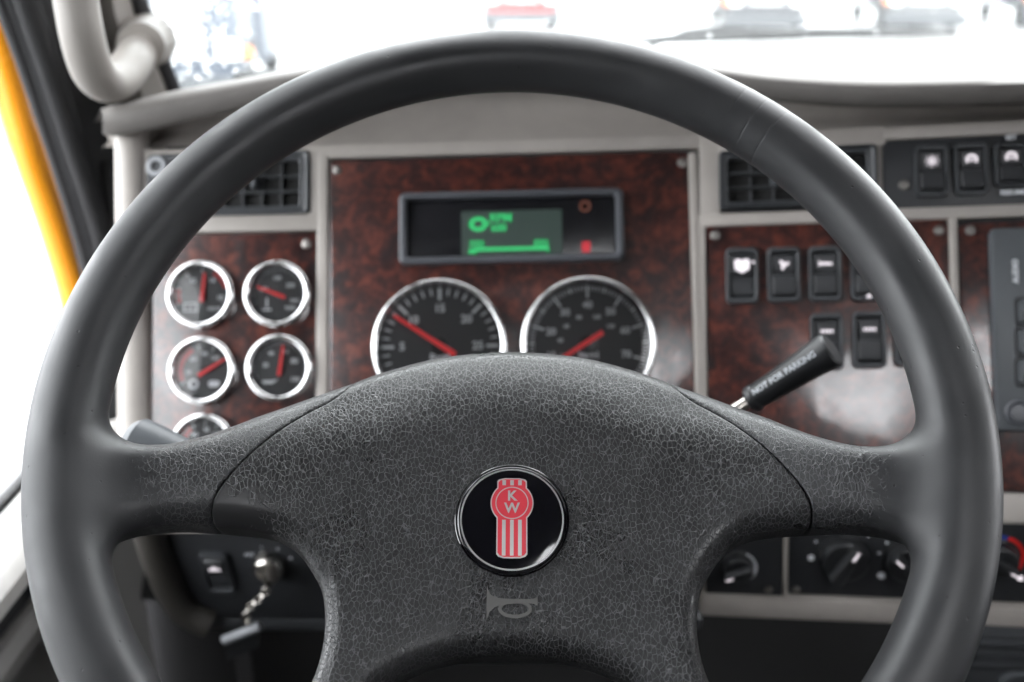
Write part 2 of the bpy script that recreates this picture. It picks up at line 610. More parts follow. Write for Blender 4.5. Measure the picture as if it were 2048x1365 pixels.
# ------------------------------------------------------------------ steering wheel
WD, WT, WR = .4753, .4387, .0109
W_O = P(1022.6, 818.06, WD)
FW = Frame(W_O, 0, math.degrees(WT), math.degrees(WR))
RR, RT = .210, .0171


def H_np(x, y):
    rho = np.hypot(x, y + .02)
    s = np.clip((rho - .07) / .12, 0, 1)
    s = s * s * (3 - 2 * s)
    return -.022 + .024 * s


half = [(0.0, 0.0517), (0.0215, 0.0506), (0.0445, 0.0468), (0.0695, 0.0386), (0.087, 0.0304), (0.101, 0.0240), (0.1145, 0.0172), (0.129, 0.0094), (0.1405, 0.0016),
        (0.1525, -0.0061), (0.1645, -0.0116), (0.1755, -0.0132), (.186, -.0128), (.196, -.0118), (.203, -.016), (.206, -.030), (.206, -.046), (.202, -.056), (.194, -.0585), (.182, -.0572), (.168, -.0548), (.156, -.0530),
        (.1405, -.0525), (.130, -.0525), (.119, -.0533), (.1095, -.0562), (.1015, -.0622), (.0940, -.0715), (.0885, -.081),
        (.0858, -.094), (.0855, -.106), (.087, -.117), (.090, -.126), (.096, -.142), (.105, -.158), (.118, -.171),
        (.121, -.186), (.098, -.203), (.062, -.208), (.066, -.185), (.0715, -.168), (.0705, -.153), (.066, -.138), (.059, -.127), (.049, -.119),
        (.0365, -.1135), (.0225, -.1103), (.0, -.1088)]
full = half + [(-x, y) for x, y in half[-2:0:-1]]
BODY = np.array(spline(full, 4, True))
seam = [(.080, .066), (.0822, .036), (.0860, .0235), (.0925, .0155), (.1012, .0088), (.1103, .0004), (.1190, -.0096), (.1268, -.0203), (.1340, -.0318),
        (.1382, -.041), (.1400, -.05), (.1402, -.057), (.1398, -.075), (.13, -.12), (.12, -.15)]
sm_r = spline(seam, 4)
PADP = np.array([(x, y) for x, y in sm_r] + [(-x, y) for x, y in sm_r[::-1]])


def poly_sd(px, py, poly):
    A = poly
    B = np.roll(poly, -1, 0)
    best = np.full(px.shape, 1e9)
    ins = np.zeros(px.shape, bool)
    for (ax, ay), (bx, by) in zip(A, B):
        dx, dy = bx - ax, by - ay
        wx, wy = px - ax, py - ay
        t = np.clip((wx * dx + wy * dy) / (dx * dx + dy * dy + 1e-18), 0, 1)
        np.minimum(best, (wx - t * dx) ** 2 + (wy - t * dy) ** 2, out=best)
        c = (ay > py) != (by > py)
        if dy != 0:
            ins ^= c & (px < dx * (py - ay) / dy + ax)
    d = np.sqrt(best)
    return np.where(ins, -d, d)


G2 = .0007
gx = np.arange(-.236, .2361, G2)
gy = np.arange(-.236, .2361, G2)
GX, GY = np.meshgrid(gx, gy, indexing='ij')
D_BODY = poly_sd(GX, GY, BODY)
D_PAD = poly_sd(GX, GY, PADP)


def samp(D, x, y):
    fx = np.clip((x - gx[0]) / G2, 0, len(gx) - 1.001)
    fy = np.clip((y - gy[0]) / G2, 0, len(gy) - 1.001)
    i, j = fx.astype(int), fy.astype(int)
    a, b = fx - i, fy - j
    return D[i, j] * (1 - a) * (1 - b) + D[i + 1, j] * a * (1 - b) + D[i, j + 1] * (1 - a) * b + D[i + 1, j + 1] * a * b


def smin(a, b, k):
    h = np.clip(.5 + .5 * (b - a) / k, 0, 1)
    return b + (a - b) * h - k * h * (1 - h)


def smax(a, b, k):
    return -smin(-a, -b, k)


def body_f(x, y, n, d2):
    e, TH = .011, .034
    top = np.clip((y + .035) / .05, 0, 1)
    top = top * top * (3 - 2 * top)
    s = np.clip(1 + d2 / .050, 0, 1)
    low = np.clip((-y - .02) / .03, 0, 1) * np.clip((.17 - np.abs(x)) / .03, 0, 1)
    s2 = np.clip(1 + d2 / .022, 0, 1)
    hf = H_np(x, y) - .0190 * top * s * s - .004 * low * s2 * s2
    qx = d2 + e
    qy = np.abs(n - hf + TH / 2) - TH / 2 + e
    return np.minimum(np.maximum(qx, qy), 0) + np.hypot(np.maximum(qx, 0), np.maximum(qy, 0)) - e


def torus_f(x, y, n):
    rho = np.hypot(x, y) - RR
    th = np.degrees(np.arctan2(n, rho))
    r = RT + .0010 * np.exp(-((th - 122) / 30) ** 2) - .0005 * np.exp(-((th - 76) / 28) ** 2)
    return np.hypot(rho, n) - r


def seam_gap(y):
    return .00004 + .00026 * np.clip((.014 - y) / .02, 0, 1)


def frame_f(x, y, n, db, dp):
    return smax(smin(body_f(x, y, n, db), torus_f(x, y, n), .021), -(dp - seam_gap(y)), .0010)


def pad_f(x, y, n, db, dp):
    return smax(body_f(x, y, n, db), dp + seam_gap(y), .0010)


def nets(fn, x0, x1, y0, y1, n0, n1, h):
    xs, ys, ns = np.arange(x0, x1, h), np.arange(y0, y1, h), np.arange(n0, n1, h)
    X, Y = np.meshgrid(xs, ys, indexing='ij')
    db, dp = samp(D_BODY, X, Y), samp(D_PAD, X, Y)
    F = np.empty((len(xs), len(ys), len(ns)), np.float32)
    for k, n in enumerate(ns):
        F[:, :, k] = fn(X, Y, np.full_like(X, n), db, dp)
    S = F < 0
    c = np.zeros(tuple(s - 1 for s in F.shape), np.int8)
    for a in (0, 1):
        for b in (0, 1):
            for d in (0, 1):
                c += S[a:S.shape[0] - 1 + a, b:S.shape[1] - 1 + b, d:S.shape[2] - 1 + d]
    act = np.argwhere((c > 0) & (c < 8))
    idm = np.full(c.shape, -1, np.int32)
    idm[tuple(act.T)] = np.arange(len(act))
    I, J, K = act.T
    pos = np.zeros((len(act), 3))
    cnt = np.zeros(len(act))
    cr = [(a, b, d) for a in (0, 1) for b in (0, 1) for d in (0, 1)]
    for p in cr:
        for ax in range(3):
            if p[ax]:
                continue
            q = list(p)
            q[ax] = 1
            f0 = F[I + p[0], J + p[1], K + p[2]]
            f1 = F[I + q[0], J + q[1], K + q[2]]
            mk = (f0 < 0) != (f1 < 0)
            t = np.where(mk, f0 / (f0 - f1 + 1e-20), 0)
            pt = np.array(p, float)[None].repeat(len(act), 0)
            pt[:, ax] += t
            pos += pt * mk[:, None]
            cnt += mk
    V = (act + pos / cnt[:, None]) * h + np.array([x0, y0, n0])
    # Newton steps onto the surface
    for _ in range(2):
        x, y, n = V.T
        ev = lambda a, b, d: fn(a, b, d, samp(D_BODY, a, b), samp(D_PAD, a, b))
        ep = 4e-4
        f0 = ev(x, y, n)
        gr = np.stack([(ev(x + ep, y, n) - ev(x - ep, y, n)), (ev(x, y + ep, n) - ev(x, y - ep, n)), (ev(x, y, n + ep) - ev(x, y, n - ep))], 1) / (2 * ep)
        st = -(f0 / np.maximum((gr ** 2).sum(1), .05))[:, None] * gr
        V = V + np.clip(st, -h * .6, h * .6)
    faces = []
    for ax in range(3):
        lo = [slice(None)] * 3
        hi = [slice(None)] * 3
        lo[ax] = slice(0, -1)
        hi[ax] = slice(1, None)
        ch = S[tuple(lo)] != S[tuple(hi)]
        e = np.argwhere(ch)
        o1, o2 = [a for a in range(3) if a != ax]
        e = e[(e[:, o1] > 0) & (e[:, o2] > 0) & (e[:, o1] < c.shape[o1]) & (e[:, o2] < c.shape[o2])]
        qs = []
        for d1, d2 in ((-1, -1), (0, -1), (0, 0), (-1, 0)):
            ii = e.copy()
            ii[:, o1] += d1
            ii[:, o2] += d2
            qs.append(idm[tuple(ii.T)])
        q = np.stack(qs, 1)
        s = S[tuple(e.T)]
        flip = s if ax != 1 else ~s
        q[~flip] = q[~flip][:, ::-1]
        faces.append(q)
    Q = np.concatenate(faces)
    Q = Q[(Q >= 0).all(1)]
    return V, Q


def np_mesh(name, V, Q):
    me = bpy.data.meshes.new(name)
    me.vertices.add(len(V))
    me.vertices.foreach_set('co', V.astype(np.float32).ravel())
    me.loops.add(Q.size)
    me.loops.foreach_set('vertex_index', Q.astype(np.int32).ravel())
    me.polygons.add(len(Q))
    me.polygons.foreach_set('loop_start', np.arange(0, Q.size, 4, dtype=np.int32))
    me.update(calc_edges=True)
    me.validate()
    me.shade_smooth()
    return me


wheel = thing('steering_wheel', 'black four-spoke steering wheel with grained horn pad and round badge', 'steering wheel', FW.M @ Matrix.Rotation(R(-.8), 4, 'Z'))
V, Q = nets(frame_f, -.234, .234, -.234, .234, -.064, .026, .00125)
obj('rim', np_mesh('rim', V, Q), M['rim'], wheel)
V, Q = nets(pad_f, -.150, .150, -.160, .062, -.064, .012, .0010)
pad = obj('horn_pad', np_mesh('horn_pad', V, Q), M['pad'], wheel)
tag(pad, 'leather-grained horn pad with worn smooth left tip')

# badge
EC = (.0004, -.0478)
bz = -.0222
bd = MB().lathe([(.0272, -.001), (.0272, .0006), (.0268, .0009), (.0262, .0004)], 64, cap0=True)
badge = bd.build('badge', M['gloss'], wheel, T(EC[0], EC[1], bz))
MB().lathe([(.0261, -.0006), (.0261, .0008), (.0256, .0013), (.0244, .0017), (.018, .0020), (.009, .00215), (.0002, .0022)], 64, cap0=True, cap1=True).build('badge_face', M['gloss'], badge)
MB().lathe([(.0246, .0012), (.0246, .00188), (.0238, .00195), (.0238, .0012)], 64).build('badge_ring', M['foil'], badge)
K_ = 6.75e-5


def bug(grow=0.0):
    r = 152 + grow
    cy0 = 112
    hx, hb = 105 + grow, 108 + grow
    pts = [(hb, cy0 - math.sqrt(r * r - hb * hb))]
    a0 = math.atan2(-math.sqrt(r * r - hb * hb), hb)
    a1 = math.atan2(math.sqrt(r * r - hx * hx), hx)
    pts = [(r * math.cos(a0 + (a1 - a0) * i / 14), cy0 + r * math.sin(a0 + (a1 - a0) * i / 14)) for i in range(15)]
    pts += [(hx, 270 + grow), (hx - 12, 284 + grow), (hx * .5, 293 + grow)]
    rt = pts
    bt = [(0, -280 - grow), (hb * .55, -279 - grow), (hb - 14, -268 - grow), (hb, -250 - grow)]
    right = bt + rt
    pts = right + [(-x, y) for x, y in right[::-1] if x > 0]
    return [(x * K_, y * K_) for x, y in pts]


MB().poly(bug(0), .0015, .00236).build('badge_outline', M['silver'], badge, smooth=False)
MB().poly(bug(-9), .0015, .00246).build('badge_shield', M['red'], badge, smooth=False)
st = MB()
for x in (-56, 0, 56):
    for (y0, y1) in ((-262, -10), (240, 278)):
        st.poly([((x - 13) * K_, y0 * K_), ((x + 13) * K_, y0 * K_), ((x + 13) * K_, y1 * K_), ((x - 13) * K_, y1 * K_)], .0015, .00254)
st.build('badge_stripes', M['silver'], badge, smooth=False)
MB().arc(110 * K_, 117 * K_, 0, 2 * PI, .0015, .00254, 40, 0, 112 * K_).build('badge_inner_ring', M['silver'], badge, smooth=False)
text_mb(MB(), 'K', 72 * K_, 0, 160 * K_, .0024, .0002).build('badge_letter', M['silver'], badge, smooth=False)
text_mb(MB(), 'W', 72 * K_, 0, 72 * K_, .0024, .0002).build('badge_letter', M['silver'], badge, smooth=False)

# horn symbol moulded into the pad
hs = MB()
c0 = (590, 1130)
q = lambda X, Y: ((X - c0[0]) * 6.65e-5, -(Y - c0[1]) * 6.85e-5)
bell = [(418, 1012), (428, 1050), (452, 1082), (500, 1098), (600, 1104), (700, 1104), (740, 1100), (768, 1088), (768, 1148), (740, 1134), (700, 1130),
        (600, 1134), (520, 1142), (470, 1158), (436, 1192), (415, 1242)]
hs.poly([q(*p) for p in bell[::-1]], -.0006, .0005)
for i in range(28):
    a, b = 2 * PI * i / 28, 2 * PI * (i + 1) / 28
    w = 12
    p4 = [(612 + (104 + w) * math.cos(a), 1168 + (50 + w) * math.sin(a)), (612 + (104 + w) * math.cos(b), 1168 + (50 + w) * math.sin(b)),
          (612 + (104 - w) * math.cos(b), 1168 + (50 - w) * math.sin(b)), (612 + (104 - w) * math.cos(a), 1168 + (50 - w) * math.sin(a))]
    hs.poly([q(*p) for p in p4], -.0006, .00045)
hs.build('horn_symbol', M['horn'], pad, T(.0005, -.0868, -.0222), smooth=False)

# column behind the wheel
colm = thing('steering_column', 'black steering column shroud behind the wheel', 'steering column', FW.M)
MB().lathe([(.048, -.10), (.050, -.062), (.046, -.056), (.0, -.056)], 40).build('hub_cover', M['black'], colm)
MB().rr(.125, .105, .03, -.42, -.098, .012, cy=-.01).build('shroud', M['black'], colm)

# stalk on the left of the column
FS = FW
stalk = thing('turn_signal_stalk', 'grey stalk end showing above the left spoke of the wheel', 'lever')
a, b = P(620, 1010, .585), P(262, 884, .60)
d_ = (b - a)
MB().tube([a, a + d_ * .45], .006, 14).build('stem', M['black'], stalk)
MB().tube([a + d_ * t for t in (.42, .46, .7, .86, .96, 1.0, 1.03)], [.008, .0095, .0125, .015, .016, .013, .006], 20).build('paddle', M['radio'], stalk)

# trailer brake lever on the right
lev = thing('trailer_brake_lever', 'black tapered hand lever lettered NOT FOR PARKING beside the right spoke', 'lever')
a, b = P(1507, 797, .660), P(1664, 698, .632)
d_ = b - a
ln = d_.length
MB().tube([P(1250, 960, .66), a + d_ * .05], .0042, 14).build('rod', M['steel'], lev)
dx = d_.normalized()
bk = (EYE - (a + b) / 2).normalized()
bk = (bk - dx * bk.dot(dx)).normalized()
by = bk.cross(dx)
LM = Matrix((dx, by, bk)).transposed().to_4x4()
LM.translation = a
MB().tube([(ln * t, 0, 0) for t in (-.055, -.05, -.02, .03, .05, .5, .93, .98, 1.005, 1.01)], [.0055, .0079, .0091, .0091, .0082, .0098, .0117, .0115, .0100, .0055], 28).build('handle', M['gloss_soft'] if 'gloss_soft' in M else M['black'], lev, LM)
tx = MB()
text_mb(tx, 'NOT FOR PARKING', .0041, 0, 0, 0, 0)
rad0, rad1 = .0080, .0121
tx.v = [(ln * .47 + x * .98, 0, 0) + (y,) for x, y, z in tx.v]
nv = []
for (X, _, _, yy) in tx.v:
    rr_ = rad0 + (rad1 - rad0) * (X / ln) + .00025
    th = (yy + .0032) / rr_
    nv.append((X, rr_ * math.sin(th), rr_ * math.cos(th)))
tx.v = nv
tx.build('lettering', M['printmid'], lev, LM, smooth=False)

# ------------------------------------------------------------------ dashboard
FA = Frame(P(1024, 560, .835), 3.0, 5.0, 1.0)
FB = Frame(FA.hit(1400, 560), 11.5, 5.0, .6)
dash = thing('dashboard', 'beige truck dashboard with burl wood panels behind the steering wheel', 'dashboard')


def zf(F, u, v, h=0):
    return (F.hit(u, v, h) - EYE).dot(AF)


def pbox(F, u0, v0, u1, v1):
    a, b = F.loc(u0, (v0 + v1) / 2), F.loc(u1, (v0 + v1) / 2)
    c, d = F.loc((u0 + u1) / 2, v0), F.loc((u0 + u1) / 2, v1)
    return (a.x + b.x) / 2, (c.y + d.y) / 2, abs(b.x - a.x), abs(c.y - d.y)


def plate(F, rect, r, z0, z1, bev, name, mat, parent=dash):
    cx, cy, w, h = pbox(F, *rect)
    mb = MB().rr(w, h, r, z0, z1, bev)
    o = mb.build(name, mat, parent, F.M @ T(cx, cy))
    return o, (cx, cy, w, h)


# backing behind everything
plate(FA, (262, 286, 1408, 1062), .004, -.02, -.0045, .002, 'backing_board', M['black'])
plate(FB, (1402, 262, 2330, 1044), .004, -.02, -.0045, .002, 'backing_board', M['black'])

# beige bars between the panels
for F, rects in ((FA, [(240, 287, 1402, 314), (284, 430, 640, 466), (634, 306, 657, 1000), (1386, 306, 1404, 1000), (622, 306, 640, 440), (278, 300, 300, 440), (278, 996, 1402, 1062)]),
                 (FB, [(1398, 268, 1440, 440), (1430, 262, 1770, 302), (1760, 243, 2330, 270), (1398, 414, 2330, 441), (1904, 432, 1922, 996), (1396, 430, 1414, 996),
                       (1396, 984, 2330, 1044), (1752, 292, 1764, 420)])):
    for rc in rects:
        plate(F, rc, .0022, -.006, .0035 + .0002 * (rects.index(rc) % 4), .002, 'trim_bar', M['beige'])

# rounded left end of the dash, running down and round to the lower rail
pts = [FA.hit(u, v, -.002) for u, v in spline([(262, 262), (264, 320), (266, 450), (268, 620), (270, 780), (272, 900), (276, 1000)], 6)]
MB().tube(pts, .0142, 20).build('side_trim', M['beige'], dash)
pts2 = [p + FA.n * -.03 + Vector((.004, 0, 0)) for p in pts]
MB().tube(pts2, .014, 12).build('side_trim', M['beige'], dash)
FL = Frame(FA.hit(560, 1040, -.012), 3.0, -32.0, 1.0)
FH = Frame(FB.hit(1750, 1030, .002), 11.5, -22.0, .6)
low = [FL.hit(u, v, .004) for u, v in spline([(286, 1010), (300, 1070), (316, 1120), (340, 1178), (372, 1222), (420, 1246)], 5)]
MB().tube(low, .0135, 18).build('lower_trim', M['beige_shade'], dash)


def screw(parent, F, u, v, base, r=.0042, h=.0022):
    l = F.loc(u, v)
    s = MB().lathe([(r, -.001), (r, .0004), (r * .85, .0014), (r * .4, .0021), (.0001, .0022)], 18)
    o = s.build('screw', M['screw'], parent, T(l.x - base[0], l.y - base[1], h))
    return o


def wood(F, rect, screws):
    o, (cx, cy, w, h) = plate(F, rect, .005, -.004, .0012, .0006, 'wood_panel', M['wood'])
    for (u, v) in screws:
        screw(o, F, u, v, (cx, cy), h=.0012)
    return o


tag(wood(FA, (304, 468, 633, 996), [(614, 489)]), 'burl wood panel that holds the small gauges')
tag(wood(FA, (659, 315, 1385, 996), [(675, 341), (1364, 327)]), 'burl wood panel around the display and the two large gauges')
tag(wood(FB, (1415, 442, 1903, 983), [(1430, 472), (1877, 462)]), 'burl wood panel that holds the rocker switches')
tag(wood(FB, (1923, 442, 2330, 983), [(1940, 462)]), 'burl wood panel behind the slate control unit')

# plain passenger side continuing to the right
xa, yt, yb = FB.loc(2326, 650).x, FB.loc(2330, 232).y, FB.loc(2330, 1040).y
MB().rr(.50, yt - yb, .006, -.02, .0046, .003).build('passenger_panel', M['beige'], dash, FB.M @ T(xa + .25, (yt + yb) / 2))
# lower black panels, set back under the fascia
plate(FH, (1396, 1202, 2330, 1248), .006, -.02, .006, .006, 'lower_rail', M['beige'])
plate(FL, (400, 1236, 1404, 1262), .005, -.02, .002, .005, 'lower_rail', M['charcoal'])
plate(FH, (1567, 1030, 1576, 1206), .0022, -.006, .0035, .002, 'trim_bar', M['beige'])
lp, lpc = plate(FL, (330, 1040, 1400, 1238), .004, -.004, .0005, .001, 'lower_panel', M['panel'])
hp, hpc = plate(FH, (1410, 1030, 1566, 1202), .003, -.004, .0008, .001, 'lower_panel', M['panel'])
hq, hqc = plate(FH, (1577, 1030, 2330, 1202), .003, -.004, .0008, .001, 'lower_panel', M['panel'])
screw(hp, FH, 1537, 1178, hpc, .0035, .0008)
screw(hq, FH, 1592, 1178, hqc, .0035, .0008)
sp, spc = plate(FB, (1764, 271, 2330, 413), .006, -.004, .004, .0015, 'switch_plate', M['panel'])
screw(sp, FB, 1806, 373, spc, .0042, .004)

# brow, padded lip and top of the dash
ST = [(205, 226, 268), (225, 219, 273), (262, 211, 268), (340, 192, 252), (450, 171, 228), (560, 150, 206), (700, 128, 184), (850, 112, 168), (1030, 104, 160), (1200, 110, 166),
      (1350, 127, 182), (1452, 141, 192), (1541, 153, 203), (1657, 161, 213), (1759, 164, 216), (1861, 163, 215), (2048, 159, 209), (2330, 150, 196), (2760, 136, 182), (3300, 118, 164)]
stn = spline(ST, 4)
BASE = [(-.42, 1.02, 2.235), (-.372, 1.12, 2.244), (-.30, 1.19, 2.25), (-.15, 1.27, 2.258), (.05, 1.32, 2.268), (.3, 1.36, 2.283), (.6, 1.38, 2.29), (.9, 1.37, 2.285), (1.2, 1.30, 2.27), (1.45, 1.12, 2.24)]


def base_at(x):
    xs = [b[0] for b in BASE]
    return Vector((x, np.interp(x, xs, [b[1] for b in BASE]), np.interp(x, xs, [b[2] for b in BASE])))


lip, brow = [], []
for (u, vt, vb) in stn:
    F = FA if u < 1402 else FB
    zl = zf(F, u, 200) - .045
    k = zl / FPX
    top = P(u, vt, zl + .004)
    f1 = P(u, vt + (vb - vt) * .16, zl - .001)
    f2 = P(u, vt + (vb - vt) * .5, zl + .001)
    f3 = P(u, vt + (vb - vt) * .85, zl + .006)
    f4 = P(u, vb, zl + .013)
    und = P(u, vb - 6, zl + .060)
    bx = base_at(top.x * 1.25 if top.x < .4 else top.x + .1)
    r1 = top + (bx - top) * .10 + Vector((0, 0, .004))
    r2 = top + (bx - top) * .5
    lip.append([tuple(p) for p in (und, f4, f3, f2, f1, top, r1, r2, bx, bx + Vector((0, .05, -.03)))])
    vF = 287 + 0 * u if u < 1402 else np.interp(u, [1402, 1760, 2048, 2330, 3300], [270, 258, 243, 228, 178])
    vF = np.interp(u, [200, 1024, 1402], [294, 291, 284]) if u < 1402 else vF
    b0 = F.hit(u, vF, .001)
    z0 = zl + .040
    row = []
    for t, bul in ((0, 0), (.15, .010), (.35, .014), (.6, .012), (.85, .005), (1, 0)):
        row.append(tuple(und + (b0 - und) * t - AF * (-bul)))
    brow.append(row)
MB().rings(lip, close=False).build('top_pad', M['beige_pad'], dash, ang=70)
MB().rings(brow, close=False).build('brow', M['beige'], dash, ang=70)

# ------------------------------------------------------------------ gauges
def gauge(label, cat_name, F, u, v, rpx, needle, texts, ticks, arcs=(), group=None, big=False, extra=None):
    k = F.px(u, v)
    Rg = rpx * k
    lg = F.loc(u, v, .009)
    t = thing(cat_name, label, 'gauge', F.M @ T(lg.x, lg.y, 0), group)
    ri = .80 * Rg if not big else .905 * Rg
    hgt = .010 if not big else .012
    MB().lathe([(Rg * .97, 0)] + [((Rg + ri) / 2 + (Rg - ri) / 2 * math.cos(R(a)), hgt - 1.25 * (Rg - ri) / 2 + 1.25 * (Rg - ri) / 2 * math.sin(R(a))) for a in range(0, 181, 15)] + [(ri, .0012)], 64).build('bezel', M['chrome'], t)
    zd = .0022
    MB().lathe([(ri, 0), (ri, zd), (.0001, zd)], 48).build('dial', M['dial'], t)
    mk = MB()
    for (a, r0, r1, w) in ticks:
        c, s = math.cos(R(a)), math.sin(R(a))
        r0, r1, w = r0 * ri, r1 * ri, w * ri
        mk.poly([(r0 * c - w * s, r0 * s + w * c), (r0 * c + w * s, r0 * s - w * c), (r1 * c + w * s, r1 * s - w * c), (r1 * c - w * s, r1 * s + w * c)], zd, zd + .0003)
    if mk.v:
        mk.build('tick_marks', M['print'], t, smooth=False)
    tm = MB()
    for (s_, x, y, size) in texts:
        text_mb(tm, s_, size * ri, x * ri, y * ri, zd, .0004)
    if extra:
        extra(tm, ri, zd)
    if tm.v:
        tm.build('numerals', M['print'], t, smooth=False)
    if arcs:
        for (a0, a1, r0, r1) in arcs:
            MB().arc(r0 * ri, r1 * ri, R(a0), R(a1), zd, zd + .0004, 10).build('warning_arc', M['redprint'], t, smooth=False)
    (tu, tv), (pu, pv) = needle      # tail, tip in pixels
    a, b = F.loc(tu, tv), F.loc(pu, pv)
    c = F.loc(u, v)
    ax, ay, bx_, by_ = a.x - c.x, a.y - c.y, b.x - c.x, b.y - c.y
    dd = math.hypot(bx_ - ax, by_ - ay)
    nx, ny = -(by_ - ay) / dd, (bx_ - ax) / dd
    w0, w1 = (.0015, .0008) if not big else (.0023, .0013)
    zn = zd + .0028
    MB().poly([(ax - nx * w0, ay - ny * w0), (bx_ - nx * w1, by_ - ny * w1), (bx_ + nx * w1, by_ + ny * w1), (ax + nx * w0, ay + ny * w0)], zn, zn + .0012).build('needle', M['needle'], t, smooth=False)
    hub = (.16 if big else .13) * ri
    MB().lathe([(hub, zd), (hub * .95, zd + .0016), (hub * .6, zd + .0021), (.0001, zd + .0022)], 28).build('needle_hub', M['black'], t)
    MB().lathe([(ri * .998, hgt * .62), (ri * .5, hgt * .66), (.0001, hgt * .67)], 48).build('lens', M['lens'], t)
    return t


def tk(a0, a1, n, r0=.80, r1=.97, w=.012):
    return [(a0 + (a1 - a0) * i / (n - 1), r0, r1, w) for i in range(n)]


def polar(a, r):
    return r * math.cos(R(a)), r * math.sin(R(a))


def nums(vals, a0, a1, r, size):
    return [(str(s), *polar(a0 + (a1 - a0) * i / (len(vals) - 1), r), size) for i, s in enumerate(vals)]


GL = 'small chrome gauges on the left wood panel'


def battery(tm, ri, zd):
    for (cx, cy, w, h) in ((-.42, -.30, .46, .05), (-.42, -.58, .46, .05), (-.65, -.44, .05, .33), (-.19, -.44, .05, .33), (-.42, -.44, .16, .04)):
        tm.poly(rrect(w * ri, h * ri, .01 * ri, cx * ri, cy * ri), zd, zd + .0004)


def thermo(tm, ri, zd):
    tm.poly(rrect(.07 * ri, .36 * ri, .03 * ri, -.42 * ri, -.30 * ri), zd, zd + .0004)
    tm.poly(rrect(.36 * ri, .06 * ri, .02 * ri, -.42 * ri, -.56 * ri), zd, zd + .0004)


def ring_icon(tm, ri, zd):
    tm.arc(.10 * ri, .19 * ri, 0, 2 * PI, zd, zd + .0004, 20, -.35 * ri, -.48 * ri)


def blob_icon(tm, ri, zd):
    tm.poly(rrect(.42 * ri, .24 * ri, .1 * ri, .40 * ri, -.48 * ri), zd, zd + .0004)
    ring_icon(tm, ri, zd)


def can_icon(tm, ri, zd):
    tm.poly([(-.68 * ri, -.44 * ri), (-.62 * ri, -.56 * ri), (-.30 * ri, -.56 * ri), (-.06 * ri, -.40 * ri), (-.28 * ri, -.44 * ri)], zd, zd + .0004)


gauge('small chrome voltmeter with its red needle pointing up, upper left of the gauges', 'voltmeter_gauge', FA, 398, 588, 69, ((400, 603), (406, 546)),
      [('12', -.33, .52, .17), ('16', .36, .52, .17), ('18', .66, -.12, .17), ('VOLTS', .45, -.52, .12)], tk(200, -20, 7), [(165, 200, .78, .95), (15, 62, .80, .98)], GL, extra=battery)
gauge('small chrome gauge whose red needle points left, upper right of the small gauges', 'temperature_gauge', FA, 552, 587, 68, ((567, 594), (512, 573)),
      [('100', -.55, .2, .15), ('150', -.05, .60, .15), ('200', .45, .32, .16), ('240', .60, -.25, .15), ('TEMP', .45, -.52, .13)], tk(200, -20, 23, .86, .97, .008), (), GL, extra=thermo)
gauge('small chrome gauge with its red needle pointing right, below the voltmeter', 'pressure_gauge', FA, 401, 741, 69, ((394, 751), (446, 718)),
      [('60', -.38, .42, .16), ('90', .05, .60, .15), ('120', .42, .45, .16), ('30', -.55, -.05, .14)], tk(210, 30, 6, .75, .95), [(118, 205, .76, .95)], GL, extra=blob_icon)
gauge('small chrome gauge with its red needle pointing up, lower right of the small gauges', 'oil_gauge', FA, 556, 736, 68, ((555, 751), (564, 691)),
      [('20', -.55, .12, .16), ('40', -.35, .55, .15), ('60', .20, .60, .14), ('80', .52, .25, .2), ('100', .55, -.42, .17)], tk(200, -30, 31, .86, .97, .008), (), GL, extra=can_icon)
gauge('small chrome gauge half hidden behind the left spoke, lowest of the small gauges', 'air_gauge', FA, 404, 894, 67, ((400, 900), (430, 925)),
      [('60', -.38, .45, .16), ('90', .05, .62, .15), ('120', .42, .45, .16)], tk(210, 0, 8, .78, .95), [(128, 190, .76, .95)], GL)

GB = 'large chrome gauges on the centre wood panel'
a5 = lambda s_: [(225 - 45 * i, *s_) for i in range(7)]
tach_t = [(225 - 9 * i, .84 if i % 5 else .76, .96, .012 if i % 5 else .022) for i in range(31)]
gauge('large chrome tachometer at left with its red needle pointing to upper left', 'tachometer', FA, 878, 692, 135, ((909, 709), (787, 631)),
      nums([0, 5, 10, 15, 20, 25, 30], 225, -45, .62, .13) + [('RPM', 0, -.19, .13)], tach_t, (), GB, True)
spd_t = [(232 - 3.55 * i, .88 if i % 10 else .76, .96, .008 if i % 5 else .018) for i in range(81)]
km = [(s_, *polar(a, .46), .065) for s_, a in zip(('20', '40', '60', '80', '100', '120'), (205, 172, 140, 108, 72, 38))]
gauge('large chrome speedometer at right with its red needle at zero', 'speedometer', FA, 1177, 687, 135, ((1206, 664), (1105, 728)),
      nums([0, 10, 20, 30, 40, 50, 60, 70, 80], 232, -52, .64, .115) + km + [('MPH', 0, -.19, .12)], spd_t, (), GB, True)

# ------------------------------------------------------------------ driver display
M['slate'] = plastic('slate_bezel', (.070, .074, .085), .42, bump=.2)
M['screen'] = plastic('screen_black', (.012, .012, .014), .22)
M['lcd'] = emit('lcd_field', (.035, .10, .075), .32)
M['green'] = emit('lcd_green', (.02, .62, .17), 1.0)
M['amber'] = emit('amber_icon', (.30, .055, .01), .35)
M['rediconm'] = emit('red_icon', (.75, .015, .035), .9)
cx, cy, w, h = pbox(FA, 800, 384, 1247, 528)
disp = thing('driver_display', 'slate framed display with green lit readout above the large gauges', 'display', FA.M @ T(cx, cy))
MB().frame(w, h, .006, w * .93, h * .80, .003, 0, .008, .0025, zi=.0016).build('bezel', M['slate'], disp)
MB().rr(w * .935, h * .805, .003, 0, .0022, .0003).build('screen', M['screen'], disp)


def dl(u, v):
    l = FA.loc(u, v)
    return l.x - cx, l.y - cy


